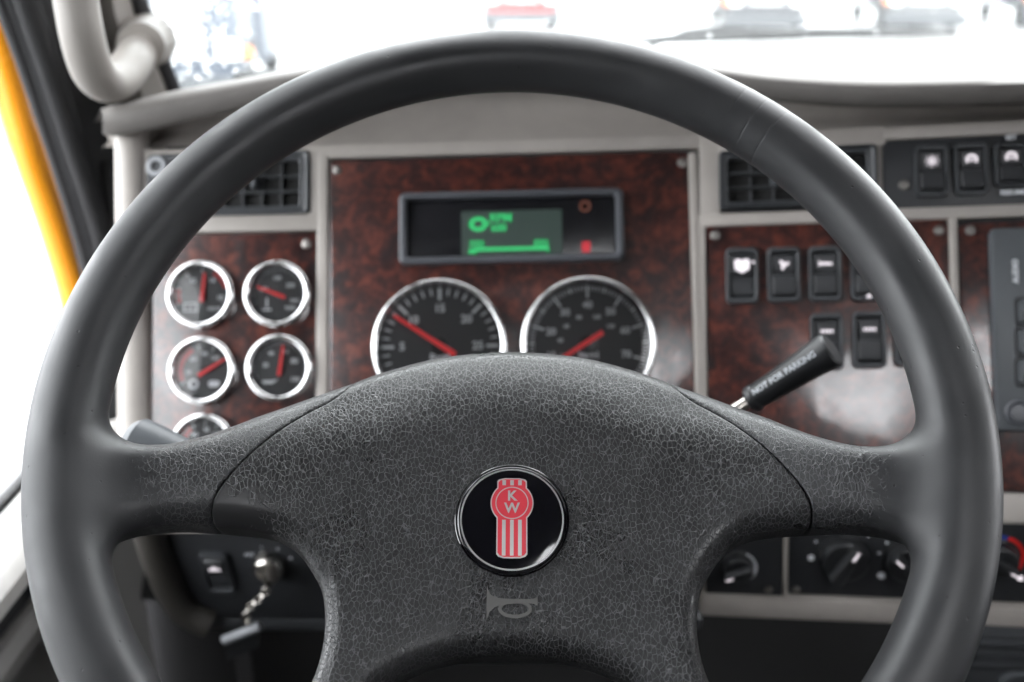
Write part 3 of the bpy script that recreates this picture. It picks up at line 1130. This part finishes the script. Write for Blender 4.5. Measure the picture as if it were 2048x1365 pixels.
def drect(mb, u0, v0, u1, v1, z0=.0022, z1=.0027):
    (x0, y0), (x1, y1) = dl(u0, v0), dl(u1, v1)
    mb.poly([(x0, y1), (x1, y1), (x1, y0), (x0, y0)], z0, z1)


lm = MB()
drect(lm, 923, 425, 1125, 508, .002, .0025)
lm.build('lcd_field', M['lcd'], disp, smooth=False)
gm = MB()
x, y = dl(1002, 438)
kp = FA.px(1000, 450)
text_mb(gm, 'RPM', 17 * kp, x, y, .0025, .0004)
x, y = dl(998, 458)
text_mb(gm, '600', 15 * kp, x, y, .0025, .0004)
for (u, v, r0, r1) in ((957, 450, 7, 15),):
    x, y = dl(u, v)
    n = 18
    for i in range(n):
        a, b = 2 * PI * i / n, 2 * PI * (i + 1) / n
        gm.poly([(x + 1.25 * r1 * kp * math.cos(a), y + r1 * kp * math.sin(a)), (x + 1.25 * r1 * kp * math.cos(b), y + r1 * kp * math.sin(b)),
                 (x + 1.25 * r0 * kp * math.cos(b), y + r0 * kp * math.sin(b)), (x + 1.25 * r0 * kp * math.cos(a), y + r0 * kp * math.sin(a))], .0025, .0029)
drect(gm, 938, 449, 948, 452, .0025, .0029)
drect(gm, 970, 446, 980, 451, .0025, .0029)
for u0 in (940, 1068):
    for i in range(7):
        for j in range(3):
            drect(gm, u0 + i * 4.2, 483 + j * 4.6 - (2 if u0 > 1000 else 0), u0 + i * 4.2 + 3, 486.5 + j * 4.6 - (2 if u0 > 1000 else 0), .0025, .0029)
drect(gm, 950, 497, 1096, 501, .0025, .0029)
drect(gm, 938, 500, 954, 509, .0025, .0029)
drect(gm, 1094, 494, 1098, 506, .0025, .0029)
gm.build('readout', M['green'], disp, smooth=False)
am = MB()
x, y = dl(1170, 414)
am.arc(.0028, .0050, 0, 2 * PI, .0022, .0027, 18, x, y)
am.build('warning_icon', M['amber'], disp, smooth=False)
am = MB()
for j, (a, b) in enumerate(((1164, 1180), (1163, 1181), (1163, 1181), (1165, 1180))):
    drect(am, a, 485 + j * 5.5, b, 489 + j * 5.5)
am.build('stop_icon', M['rediconm'], disp, smooth=False)

# ------------------------------------------------------------------ air vents
def vent(label, F, rect, grid, tab, left_knob):
    cx, cy, w, h = pbox(F, *rect)
    t = thing('air_vent', label, 'air vent', F.M @ T(cx, cy), 'louvred dash vents')
    gx_, gy_, gw, gh = pbox(F, *grid)
    ox, oy = gx_ - cx, gy_ - cy
    MB().frame(w, h, .004, gw, gh, .0025, -.003, .008, .002, zi=-.02) if False else None
    # bezel as a plate with an off-centre opening
    rg = [rrect(w, h, .004, 0, 0, -.003), rrect(w, h, .004, 0, 0, .005), rrect(w - .003, h - .003, .003, 0, 0, .0068),
          rrect(gw + .010, gh + .010, .003, ox, oy, .0062), rrect(gw + .006, gh + .006, .003, ox, oy, .0040), rrect(gw + .003, gh + .003, .0025, ox, oy, .0052), rrect(gw, gh, .002, ox, oy, .0044), rrect(gw, gh, .002, ox, oy, -.004)]
    MB().rings(rg).build('bezel', M['charcoal'], t)
    MB().rr(gw * 1.02, gh * 1.02, .001, -.0044, -.0036, .0001, ox, oy).build('cavity', M['hole'], t)
    for j in range(2):
        yy = oy + gh * (.5 - (j + 1) / 3)
        MB().rr(gw, .0016, .0006, -.0034, .0030 - .0004 * j, .0006, ox, yy).build('louvre', M['charcoal'], t)
    for i in range(5):
        xx = ox - gw / 2 + gw * (i + 1) / 6
        MB().rr(.0013, gh, .0005, -.0034, .0012, .0005, xx, oy).build('vane', M['charcoal'], t)
    l = F.loc(*tab)
    MB().rr(.0042, .0115, .001, -.003, .0085, .001, l.x - cx, l.y - cy).build('tab', M['radio'], t)
    if left_knob:
        l = F.loc(*left_knob)
        MB().lathe([(.0088, .004), (.0088, .0085), (.0080, .0092), (.0050, .0092), (.0046, .006)], 28, l.x - cx, l.y - cy).build('shut_off_ring', M['printdim'], t)
        MB().lathe([(.0047, .0063), (.0001, .0063)], 20, l.x - cx, l.y - cy).build('ring_hole', M['hole'], t)
    return t


vent('slate framed air vent left of the display, crossed by the wheel rim', FA, (298, 308, 621, 434), (372, 326, 602, 416), (512, 366), (320, 338))
vent('charcoal air vent right of the display, crossed by the wheel rim', FB, (1438, 298, 1754, 416), (1456, 314, 1732, 402), (1546, 364), None)

# ------------------------------------------------------------------ rocker switches
def icon_shape(mb, kind, w, y, z):
    if kind == 'lamp':
        mb.poly([(-.28 * w, y + .16 * w), (-.14 * w, y + .24 * w), (0, y + .17 * w), (.14 * w, y + .24 * w), (.28 * w, y + .16 * w), (.25 * w, y - .16 * w), (0, y - .30 * w), (-.25 * w, y - .16 * w)][::-1], z, z + .0003)
        mb.poly(rrect(.10 * w, .10 * w, .02, .40 * w, y + .1 * w), z, z + .0003)
    elif kind == 'fan':
        for i in range(3):
            a = R(20 + 120 * i)
            c, s = math.cos(a), math.sin(a)
            mb.poly([(c * X - s * Y, y + s * X + c * Y) for X, Y in ((0, -.03 * w), (.10 * w, -.10 * w), (.24 * w, -.05 * w), (.22 * w, .06 * w), (.08 * w, .04 * w))], z, z + .0003)
        mb.poly(rrect(.10 * w, .10 * w, .04 * w, 0, y), z, z + .0003)
    elif kind == 'horn':
        mb.poly([(-.28 * w, y - .14 * w), (-.20 * w, y - .05 * w), (.26 * w, y - .07 * w), (.30 * w, y), (.26 * w, y + .05 * w), (-.20 * w, y + .06 * w), (-.28 * w, y + .16 * w)], z, z + .0003)
    elif kind == 'dot':
        mb.arc(.06 * w, .15 * w, 0, 2 * PI, z, z + .0003, 14, 0, y)
        for i in range(8):
            a = 2 * PI * i / 8
            mb.poly(rrect(.07 * w, .07 * w, .02 * w, .24 * w * math.cos(a), y + .24 * w * math.sin(a)), z, z + .0003)
    elif kind == 'cruise':
        mb.arc(.15 * w, .26 * w, R(-40), R(220), z, z + .0003, 18, 0, y)
        mb.poly(rrect(.14 * w, .14 * w, .05 * w, 0, y - .01 * w), z, z + .0003)
    elif kind == 'bar':
        for i in range(4):
            mb.poly(rrect(.10 * w, .14 * w, .02 * w, (-.21 + .14 * i) * w, y), z, z + .0003)
    elif kind == 'car':
        mb.poly([(-.30 * w, y - .10 * w), (.30 * w, y - .10 * w), (.26 * w, y), (.12 * w, y + .03 * w), (.04 * w, y + .14 * w), (-.10 * w, y + .14 * w), (-.16 * w, y + .03 * w), (-.28 * w, y)], z, z + .0003)


def rocker(label, F, u, v, wpx, hpx, icon, group, h0=.0012, down=False, lit=1.0, led=None, texts=()):
    k = F.px(u, v)
    w, h = wpx * k, hpx * k
    t = thing('rocker_switch', label, 'switch', F.at(u, v, h0), group)
    wi, hi = w * .74, h * .80
    MB().frame(w, h, .0045, wi, hi, .0022, -.001, .0052, .0018, zi=.0005).build('housing', M['charcoal'], t)
    MB().rr(wi * 1.01, hi * 1.01, .002, -.0005, .0007, .0001).build('recess', M['hole'], t)
    s_ = -1 if down else 1
    prof = [(.5, .0022), (.44, .0040), (.10, .0034), (.06, .0026), (.0, .0028), (-.04, .0052), (-.40, .0066), (-.47, .0058), (-.5, .0020)]
    if down:
        prof = [(.5, .0040), (.44, .0070), (.08, .0052), (.03, .0040), (-.04, .0030), (-.10, .0036), (-.42, .0030), (-.47, .0020), (-.5, .0010)]
    a = wi * .46
    rg = [[(-a, y * hi * .96, .0004) for y, z in prof] , [(-a, y * hi * .96, z - .0006) for y, z in prof], [(-a + .0009, y * hi * .96, z) for y, z in prof],
          [(a - .0009, y * hi * .96, z) for y, z in prof], [(a, y * hi * .96, z - .0006) for y, z in prof], [(a, y * hi * .96, .0004) for y, z in prof]]
    MB().rings(rg, close=False).build('paddle', M['panel'], t, ang=25)
    if icon:
        mb = MB()
        icon_shape(mb, icon, wi * (1.15 if lit > 1 else .95), .22 * hi, (.0047 if not down else .0066))
        mb.build('icon', M['icon'], t, smooth=False)
    if led:
        MB().lathe([(.0018, .0045), (.0014, .0062), (.0002, .0066)], 14, led[0] * w, led[1] * h).build('led', M['icon'], t)
    if texts:
        for (s2, x2, y2, sz) in texts:
            text_mb(MB(), s2, sz * h, x2 * w, y2 * h, .0052, .0003).build('lettering', M['print'], t, smooth=False)
    return t


M['icon'] = emit('backlit_icon', (.95, .86, .92), .9, base=(.5, .48, .5))
GR = 'rocker switches on the right wood panel'
rocker('black rocker with big bright lamp icon, first in the row beside the speedometer', FB, 1484, 553, 64, 113, 'lamp', GR, down=True, lit=1.4)
rocker('black rocker with small fan icon, second in the upper row', FB, 1567, 551, 64, 112, 'fan', GR)
rocker('black rocker with horn-like icon, third in the upper row', FB, 1650, 549, 64, 112, 'horn', GR)
rocker('black rocker with a white dot, partly hidden by the wheel rim', FB, 1734, 548, 64, 112, None, GR, led=(.02, -.42))
rocker('black rocker partly covered by the tip of the trailer brake lever', FB, 1653, 684, 64, 114, 'bar', GR)
rocker('black rocker with bar icon right of the brake lever tip', FB, 1738, 680, 64, 114, 'bar', GR)
rocker('black rocker almost hidden behind the right side of the wheel rim', FB, 1822, 677, 64, 114, None, GR)
GU = 'rocker switches on the black plate by the right vent'
rocker('rocker with round dotted icon, nearest the screw on the black upper plate', FB, 1862, 344, 64, 106, 'dot', GU, h0=.004)
rocker('rocker with arched icon, middle of three on the black upper plate', FB, 1941, 341, 62, 106, 'cruise', GU, h0=.004)
rocker('rocker lettered SET and RESUME at the right edge of the upper plate', FB, 2020, 333, 62, 88, 'cruise', GU, h0=.004, texts=[('SET', 0, .62, .105), ('RESUME', 0, -.64, .105)])

# ------------------------------------------------------------------ slate control unit at the right edge
cx, cy, w, h = pbox(FB, 1981, 456, 2330, 864)
rad_ = thing('control_unit', 'slate grey control unit with buttons at the right edge', 'radio', FB.M @ T(cx, cy))
MB().rr(w, h, .004, -.001, .010, .0018).build('face', M['radio'], rad_)


def rl(u, v):
    l = FB.loc(u, v, .010)
    return l.x - cx, l.y - cy


x, y = rl(2031, 543)
text_mb(MB(), 'AUDIO', .0042, x, y, .0101, .0003, rot=PI / 2).build('lettering', M['print'], rad_, smooth=False)
for v in (624, 684, 744):
    x, y = rl(2062, v)
    MB().frame(.0235, .0235, .004, .0195, .0195, .003, .0098, .0112, .0006).build('button_frame', M['panel'], rad_, T(x, y))
    b_ = MB().rr(.0188, .0188, .003, .0098, .0135, .002).build('button', M['radio'], rad_, T(x, y))
    MB().rr(.007, .006, .001, .0134, .0138, .0001).build('button_icon', M['icon'], b_)
x, y = rl(2036, 826)
MB().lathe([(.0098, .0098), (.0098, .0115), (.0085, .0125), (.0062, .0118), (.0058, .013), (.0001, .0132)], 32).build('round_key', M['slate'], rad_, T(x, y))

# ------------------------------------------------------------------ heater and dimmer knobs
def knob(label, u, v, rpx, ang, marks, group, h0=.0008, ptr='steel'):
    k = FH.px(u, v)
    r = rpx * k
    t = thing('rotary_knob', label, 'knob', FH.at(u, v, h0), group)
    MB().lathe([(r * 1.12, -.0004), (r * 1.12, .0008), (r * 1.05, .0016), (r, .0016), (r * .94, .0095), (r * .86, .0105), (.0001, .0105)], 40).build('skirt', M['black'], t)
    gr = MB()
    c, s = math.cos(R(ang)), math.sin(R(ang))
    rg = []
    for (wd, z) in ((.34, .0100), (.30, .0155), (.24, .0175), (.18, .018)):
        pts = [(-.9, -wd), (.9, -wd * .7), (.97, 0), (.9, wd * .7), (-.9, wd)]
        rg.append([(r * (X * c - Y * s), r * (X * s + Y * c), z) for X, Y in pts])
    gr.rings(rg, cap0=True, cap1=True).build('grip', M['black'], t)
    pm = MB()
    pm.poly([(r * (X * c - Y * s), r * (X * s + Y * c)) for X, Y in ((.45, -.05), (.92, -.05), (.92, .05), (.45, .05))], .0179, .0184)
    pm.build('pointer', M['icon'], t, smooth=False)
    if marks:
        marks(t, r)
    return t


def fan_marks(t, r):
    mb = MB()
    for a in (185, 150, 124, 100, 76, 50):
        x, y = polar(a, r * 1.42)
        s = .0011 if a != 185 else .0024
        mb.poly(rrect(2 * s, 2 * s, s * .8, x, y), 0, .0003)
    x, y = r * 1.55, -r * .92
    for i in range(4):
        a = PI * i / 4
        mb.poly([(x + .0034 * math.cos(a + da), y + .0034 * math.sin(a + da)) for da in (-.2, .2, PI - .2, PI + .2)], .0001 * i, .0003 + .0001 * i)
    mb.build('dial_print', M['print'], t, smooth=False)


def dim_marks(t, r):
    mb = MB()
    for i in range(9):
        a = 62 - 15 * i
        s0 = .7 + .05 * i
        mb.arc(r * 1.0, r * (1.12 + .02 * i), R(a), R(a - 11), .0017, .0021, 3)
    mb.build('dial_print', M['print'], t, smooth=False)


def heat_marks(t, r):
    mb = MB()
    mb.arc(r * 1.16, r * 1.42, R(70), R(-40), 0, .0005, 18)
    mb.build('warm_arc', M['redbright'], t, smooth=False)
    mb = MB()
    mb.arc(r * 1.16, r * 1.42, R(110), R(72), 0, .0005, 8)
    mb.build('cool_arc', M['bluep'], t, smooth=False)
    mb = MB()
    x, y = polar(-30, r * .98)
    mb.poly(rrect(.004, .003, .001, x, y), .016, .019)
    mb.build('index_mark', M['icon'], t, smooth=False)


def small_marks(t, r):
    mb = MB()
    for a in (135, 165, 110):
        x, y = polar(a, r * 1.35)
        mb.poly(rrect(.0022, .0018, .0006, x, y), 0, .0003)
    mb.build('dial_print', M['print'], t, smooth=False)


M['redbright'] = plastic('bright_red_print', (.70, .02, .02), .5)
M['bluep'] = plastic('blue_print', (.03, .06, .35), .5)
GK = 'rotary knobs on the lower black panel'
knob('dimmer knob with a fan of white ticks beside the pad', 1478, 1130, 30, 200, dim_marks, GK)
knob('large black fan knob ringed by white marks, right of the divider strip', 1690, 1113, 46, 62, fan_marks, GK)
knob('black heater knob half hidden behind the wheel rim', 1812, 1120, 40, 135, small_marks, GK)
knob('black temperature knob with a red arc at the right edge', 1996, 1114, 36, -30, heat_marks, GK)

# ------------------------------------------------------------------ ignition, key, lower left switch
rocker('dim black rocker with small pink icon beside the ignition key', FL, 437, 1142, 58, 108, 'car', None, h0=.0005, down=True)
ign = thing('ignition_lock', 'round metal ignition lock on the lower left black panel', 'ignition lock', FL.at(541, 1128, .0005))
MB().lathe([(.0140, 0), (.0140, .006), (.0122, .0095), (.0108, .011), (.0100, .0105), (.0001, .0105)], 36).build('barrel', M['steel'], ign)
mb = MB()
for (a, s) in ((145, 'ACC'), (102, 'I'), (62, 'II'), (20, 'III')):
    x, y = polar(a, .0200)
    text_mb(mb, s, .0030, x, y, 0, .0006)
mb.build('lettering', M['print'], ign, smooth=False)
key = thing('ignition_key', 'steel key on a short chain with a pale tag, hanging from the ignition', 'key')
kp_ = FL.hit(541, 1130, .012)
MB().tube([kp_ - FL.n * .004, kp_ + FL.n * .006, kp_ + FL.n * .014 + AU * -.004], [.003, .003, .0028], 10).build('blade', M['steel'], key)
bow = [FL.hit(u, v, .028) for u, v in ((543, 1128), (546, 1145), (540, 1160), (534, 1172))]
MB().tube(bow, [.0035, .0055, .0058, .0032], 12, flat=.45).build('bow', M['steel'], key)
chain = [FL.hit(u, v, .026) for u, v in spline([(536, 1168), (531, 1184), (520, 1196), (508, 1206), (497, 1218), (490, 1232), (494, 1246), (500, 1256)], 3)]
for i in range(0, len(chain) - 2, 2):
    a, b = chain[i], chain[i + 2]
    c = (a + b) / 2
    d = (b - a).normalized()
    sd = d.cross(FL.n if (i // 2) % 2 else (FL.n.cross(d))).normalized()
    hl = (b - a).length * .62
    ring = [c + d * hl * math.cos(2 * PI * k / 14) + sd * .0032 * math.sin(2 * PI * k / 14) for k in range(15)]
    MB().tube(ring, .0010, 6, cap=False).build('chain_link', M['steel'], key)
tg = [FL.hit(u, v, .024) for u, v in ((446, 1286), (518, 1258), (515, 1296), (455, 1322))]
mb = MB()
back = [p - FL.n * .003 for p in tg]
mb.add(tg + back, [(0, 1, 2, 3), (7, 6, 5, 4), (0, 4, 5, 1), (1, 5, 6, 2), (2, 6, 7, 3), (3, 7, 4, 0)])
mb.build('fob', M['panel'], key, smooth=False)
mb = MB()
a, b = FL.hit(448, 1281, .027), FL.hit(520, 1253, .027)
mb.tube([a, b], .0042, 12).build('fob_edge', M['printdim'], key)

# ------------------------------------------------------------------ windshield, wiper, rain
def shield_top(b):
    t = (b.x - .5) / 1.0
    return Vector((.5 + (b.x - .5) * .93 if b.x > 0 else b.x - .075, b.y - .245 - .02 * (1 - t * t), 2.87))


WSM = glass('windshield_glass', (.97, .99, .98), veil=.03)  # pale dust film, also put in for the glare over the view outside
rows = []
nb = spline(BASE[1:], 4)
for p in nb:
    b = Vector(p)
    tp = shield_top(b)
    rows.append([tuple(b + (tp - b) * s + Vector((0, .012 * math.sin(PI * s), 0))) for s in np.linspace(-.02, 1, 9)])
ws = MB().rings(rows, close=False)
o = ws.build('windshield', WSM)
md = o.modifiers.new('thickness', 'SOLIDIFY')
md.thickness = .005
tag(o, 'rain spotted windshield above the dashboard', 'windshield')
gb = [Vector(p) for p in nb]
l0 = gb[0]
l1 = shield_top(l0)
gk = thing('windshield_gasket', 'dark rubber gasket along the left edge of the windshield', 'gasket')
MB().tube([l0 + (l1 - l0) * t + Vector((.004, -.004, 0)) for t in np.linspace(-.08, 1, 10)], .0095, 10).build('edge_strip', M['rubber2'], gk)
MB().tube([b + Vector((0, .01, -.035)) for b in gb], .010, 10).build('base_strip', M['rubber2'], gk)

wip = thing('wiper', 'thin dark wiper blade lying across the base of the windshield', 'wiper')
wp = [P(u, v, z) for u, v, z in ((1255, 82, 1.50), (1330, 79, 1.50), (1480, 72, 1.50), (1640, 67, 1.50), (1800, 66, 1.50), (1915, 68, 1.50))]
MB().tube(wp, [.003, .006, .0075, .008, .006, .002], 10).build('blade', M['rubber'], wip)
ar = [P(u, v, z) for u, v, z in ((1300, 92, 1.49), (1370, 66, 1.515), (1450, 58, 1.52), (1580, 60, 1.515))]
MB().tube(ar, [.004, .005, .005, .004], 10).build('arm', M['rubber'], wip)

drops = MB()
ico_v, ico_f = [], []
bm = bmesh.new()
bmesh.ops.create_icosphere(bm, subdivisions=2, radius=1)
ico_v = [tuple(v.co) for v in bm.verts]
ico_f = [tuple(v.index for v in f.verts) for f in bm.faces]
bm.free()


def drop_at(p, r):
    drops.add([(p.x + x * r, p.y + y * r * .55, p.z + z * r * 1.1) for x, y, z in ico_v], ico_f)


def shield_pt(u, v):
    """where the ray of a pixel meets the glass (outer side), from the local glass plane"""
    best = None
    for i in range(len(nb) - 1):
        b0, b1 = Vector(nb[i]), Vector(nb[i + 1])
        t0 = shield_top(b0)
        n = (b1 - b0).cross(t0 - b0).normalized()
        d = P(u, v, 1) - EYE
        t = (b0 - EYE).dot(n) / d.dot(n)
        p = EYE + d * t
        if b0.x - .01 <= p.x <= b1.x + .01 and t > 0:
            return p + Vector((0, .016, 0))
    return None


for i in range(380):
    if i < 300:
        u, v = 318 + abs(random.gauss(0, 95)), random.uniform(-20, 165)
    else:
        u, v = random.uniform(330, 2040), random.uniform(-30, 90)
    p = shield_pt(u, v)
    if p:
        drop_at(p, random.choice((.0006, .0008, .0011, .0015)))
m, nt, b = new_mat('water')
b.inputs['Base Color'].default_value = (1, 1, 1, 1)
b.inputs['Roughness'].default_value = 0
b.inputs['IOR'].default_value = 1.33
b.inputs['Transmission Weight'].default_value = 1
M['water'] = m
tag(drops.build('raindrops', M['water'], ang=180), 'raindrops scattered over the outside of the windshield', 'raindrops', kind='stuff')

# ------------------------------------------------------------------ left pillar, grab handle, door frame
pil = thing('pillar_trim', 'pale trim of the left windshield pillar behind the grab handle', 'pillar')
rows = []
for (ul, ur, v, z) in ((60, 150, -820, .70), (150, 232, -330, .86), (186, 266, -40, .985), (200, 276, 30, 1.0), (216, 300, 90, 1.02), (232, 326, 145, 1.04), (244, 345, 190, 1.06), (256, 362, 240, 1.08)):
    a, b = P(ul, v, z - .03), P(ur, v, z + .03)
    mid = P((ul * .6 + ur * .4), v, z - .035)
    bk_ = (b + a) / 2 + Vector((-.02, .06, 0))
    rows.append([tuple(a), tuple(mid), tuple(b * .7 + mid * .3), tuple(b), tuple(bk_)])
MB().rings(rows, cap0=True, cap1=True).build('cover', M['pillar'], pil, ang=60)

hd = thing('grab_handle', 'pale grey curved grab handle on the left pillar', 'handle')
path = spline([(70, -780, .72), (92, -620, .70), (128, -330, .74), (134, -180, .75), (146, -50, .76), (152, 0, .765), (162, 60, .77), (174, 110, .78), (190, 148, .795), (214, 166, .82), (240, 158, .85), (262, 130, .89), (276, 104, .94), (284, 84, .99)], 5)
MB().tube([P(*p) for p in path], [.0166] * (len(path) - 14) + [.0170] * 8 + [.0195, .021, .022, .023, .0235, .024], 26).build('grip', M['pillar'], hd)
foot = [P(283, 92, .93), P(294, 84, .99), P(300, 80, 1.03)]
MB().tube(foot, [.021, .0245, .026], 24).build('mount', M['pillar'], hd)

fr = thing('door_frame', 'orange door opening edge with black rubber seals at the left', 'door frame')


def strip(pts, x, rad, name, mat, flat=1.0):
    w = [P_x(u, v, x) for u, v in spline(pts, 4)]
    MB().tube(w, rad, 14, flat=flat).build(name, mat, fr)
    return w


ow = strip([(-330, -700), (-116, -220), (-16, 50), (50, 280), (110, 460), (150, 600), (182, 760), (200, 900)], -.50, .0172, 'body_edge', M['orange'])
strip([(-300, -640), (-62, -160), (27, 60), (108, 300), (166, 490), (196, 640), (216, 760), (230, 900)], -.445, .0085, 'outer_seal', M['rubber'])
strip([(-280, -640), (-48, -160), (40, 60), (120, 300), (178, 490), (210, 640), (228, 760), (240, 900)], -.438, .0045, 'seal_ridge', M['rubber2'])
strip([(-240, -640), (-10, -160), (72, 60), (150, 300), (205, 480), (236, 640), (250, 760), (256, 900)], -.425, .012, 'inner_seal', M['rubber'])
# black jamb between the seals and the dash
rows = []
for (ul, ur, v) in ((-280, -60, -640), (-10, 130, -120), (40, 170, 60), (95, 215, 220), (130, 236, 330), (180, 262, 480), (215, 290, 640), (240, 320, 900), (260, 350, 1200)):
    a, b = P_x(ul, v, -.44), P_x(ur, v, -.40)
    rows.append([tuple(a), tuple(b), tuple(b + Vector((0, .05, 0))), tuple(a + Vector((0, .05, 0)))])
MB().rings(rows, cap0=True, cap1=True).build('jamb', M['rubber'], fr, ang=50)
bd_ = MB()
for i in range(70):
    k = random.randrange(12, len(ow) - 1)
    p = ow[k] + (ow[k - 1] - ow[k]) * random.random()
    a = random.uniform(-1.5, .9)
    q_ = p + Vector((math.cos(a) * .0132, -.004 + math.sin(a) * .0125, 0))
    r = random.uniform(.0006, .0016)
    bd_.add([(q_.x + x * r, q_.y + y * r, q_.z + z * r) for x, y, z in ico_v], ico_f)
tag(bd_.build('water_beads', M['water'], fr, ang=180), kind='stuff')

# closed door: ledge, groove, bead, lower panel
door = thing('door', 'pale inner door panel with a ledge below the left window', 'door')
M['doorgrey'] = plastic('door_grey', (.16, .155, .15), .55, bump=.4)
M['doorpale'] = plastic('door_pale', (.5, .49, .47), .5, bump=.3)


def sweep(prof, name, mat, y0=-.7, y1=.98, ang=40):
    rows = [[(x, y, z) for x, z in prof] for y in np.linspace(y0, y1, 12)]
    return MB().rings(rows, cap0=True, cap1=True).build(name, mat, door, ang=ang)


sweep([(-.470, 1.88), (-.4545, 1.88), (-.4545, 1.929), (-.458, 1.9355), (-.466, 1.9355), (-.470, 1.93)], 'belt_seal', M['rubber'])
sweep([(-.454, 1.86), (-.454, 1.931), (-.448, 1.935), (-.41, 1.931), (-.400, 1.924), (-.398, 1.912), (-.405, 1.905), (-.42, 1.902)], 'ledge', M['doorpale'])
sweep([(-.45, 1.85), (-.43, 1.901), (-.408, 1.900), (-.404, 1.893), (-.408, 1.886), (-.43, 1.884)], 'groove', M['black'])
sweep([(-.45, 1.5), (-.43, 1.883), (-.402, 1.882), (-.394, 1.874), (-.393, 1.862), (-.400, 1.85), (-.412, 1.84), (-.43, 1.70), (-.43, 1.2), (-.45, 1.18)], 'lower_panel', M['doorgrey'])
sp_ = MB()
for (u, v, s) in ((0, 0, 0),):
    sp_.rr(.024, .075, .004, 0, .0016, .0008)
o = sp_.build('lock_plate', M['doorpale'], door, T(-.428, .60, 1.9335))
MB().frame(.0262, .0772, .005, .0242, .0752, .004, -.001, .0006, .0002).build('plate_gap', M['black'], o)
pane = MB().box((-.464, .1, 2.40), (.004, 1.66, .93)).build('window_pane', glass('side_glass', (.98, .99, .99), refl=.35), door, smooth=False)

# dark knob behind the left rim
kn = thing('mirror_knob', 'dark round knob beyond the dash end, seen inside the left rim', 'knob')
c = P(214, 790, .90)
MB().tube([c + Vector((-.04, .02, 0)), c + Vector((0, .006, 0)), c, c - Vector((0, .012, 0)), c - Vector((0, .014, 0))], [.012, .018, .0215, .0205, .014], 28).build('cap', M['rubber'], kn)

# console below the dash on the right
cons = thing('floor_console', 'dark ribbed console below the dash at the lower right', 'console')
FC = Frame(P(1990, 1330, .80), 8, -30, 1)
cx, cy, w, h = pbox(FC, 1890, 1275, 2330, 1500)
MB().rr(w, h, .006, -.05, 0, .003).build('body', M['charcoal'], cons, FC.M @ T(cx, cy))
for i in range(3):
    a, b, w2, h2 = pbox(FC, 1890, 1282 + 22 * i, 2330, 1294 + 22 * i)
    MB().rr(w2, h2, .002, -.001, .004, .002).build('rib', M['charcoal'], cons, FC.M @ T(a, b))
a, b, w2, h2 = pbox(FC, 1985, 1345, 2330, 1460)
MB().frame(w2, h2, .012, w2 - .012, h2 - .012, .008, -.001, .005, .002).build('tray_rim', M['radio'], cons, FC.M @ T(a, b))

# ------------------------------------------------------------------ parked trucks outside
M['tyre'] = plastic('tyre', (.02, .02, .02), .8)
M['glassdark'] = plastic('dark_window', (.03, .035, .045), .1)
M['lampw'] = plastic('lamp_white', (.8, .8, .78), .15)
M['amberlens'] = plastic('amber_lens', (.8, .22, .04), .25)


def truck(label, x, y, rz, col, w=2.5, hood=2.2, cabh=2.9, sleeper=2.0):
    mat = plastic('truck_paint', col, .45, coat=.1, var=.06)
    t = thing('parked_truck', label, 'truck', Matrix.Translation((x, y, 0)) @ Matrix.Rotation(rz, 4, 'Z'), 'trucks parked outside the windshield')
    # the nose faces -y
    MB().rr(w * .88, hood, .25, .5, 1.75, .15, 0, hood / 2).build('hood', mat, t)
    MB().rr(w, sleeper + 1.4, .2, .5, cabh, .2, 0, hood + (sleeper + 1.4) / 2).build('cab', mat, t)
    MB().box((0, hood - .02, 2.15), (w * .85, .06, .75)).build('windshield', M['glassdark'], t, smooth=False)
    MB().rr(w, .25, .08, .18, .52, .06, 0, -.08).build('bumper', M['charcoal'], t)
    g_ = MB()
    for i in range(7):
        g_.box((0, -.03, .85 + .12 * i), (w * .42, .05, .05))
    g_.build('grille', M['silver'], t, smooth=False)
    for s in (-1, 1):
        MB().rr(.34, .1, .03, .78, 1.05, .03, s * w * .36, -.02).build('headlight', M['lampw'], t)
        MB().rr(.16, .1, .03, .80, .95, .03, s * w * .47, 0).build('turn_lamp', M['amberlens'], t)
        for yy in (1.0, hood + sleeper + 1.2):
            wheel_ = MB().lathe([(.2, -.15), (.46, -.15), (.5, -.1), (.5, .1), (.46, .15), (.2, .15)], 24).build('wheel', M['tyre'], t, Matrix.Translation((s * w * .42, yy, .5)) @ Matrix.Rotation(PI / 2, 4, 'Y'))
            MB().lathe([(.26, .02), (.2, .155), (.05, .13), (.001, .13)], 20).build('rim', M['silver'], wheel_)
    return t


truck('red truck parked straight ahead beyond the rim top', .3, 33, 0, (.28, .012, .012))
truck('blue-grey truck parked at the left, seen through the rain drops', -5.3, 16, R(8), (.03, .04, .06))
truck('dark grey truck parked right of the red one, above the wiper', 7.6, 31.5, R(-6), (.03, .03, .036))
truck('white truck parked at the right, beyond the wiper tip', 12.6, 32, R(-8), (.08, .08, .085))
truck('charcoal truck parked farthest to the right', 17.2, 32.5, R(-10), (.03, .032, .04))
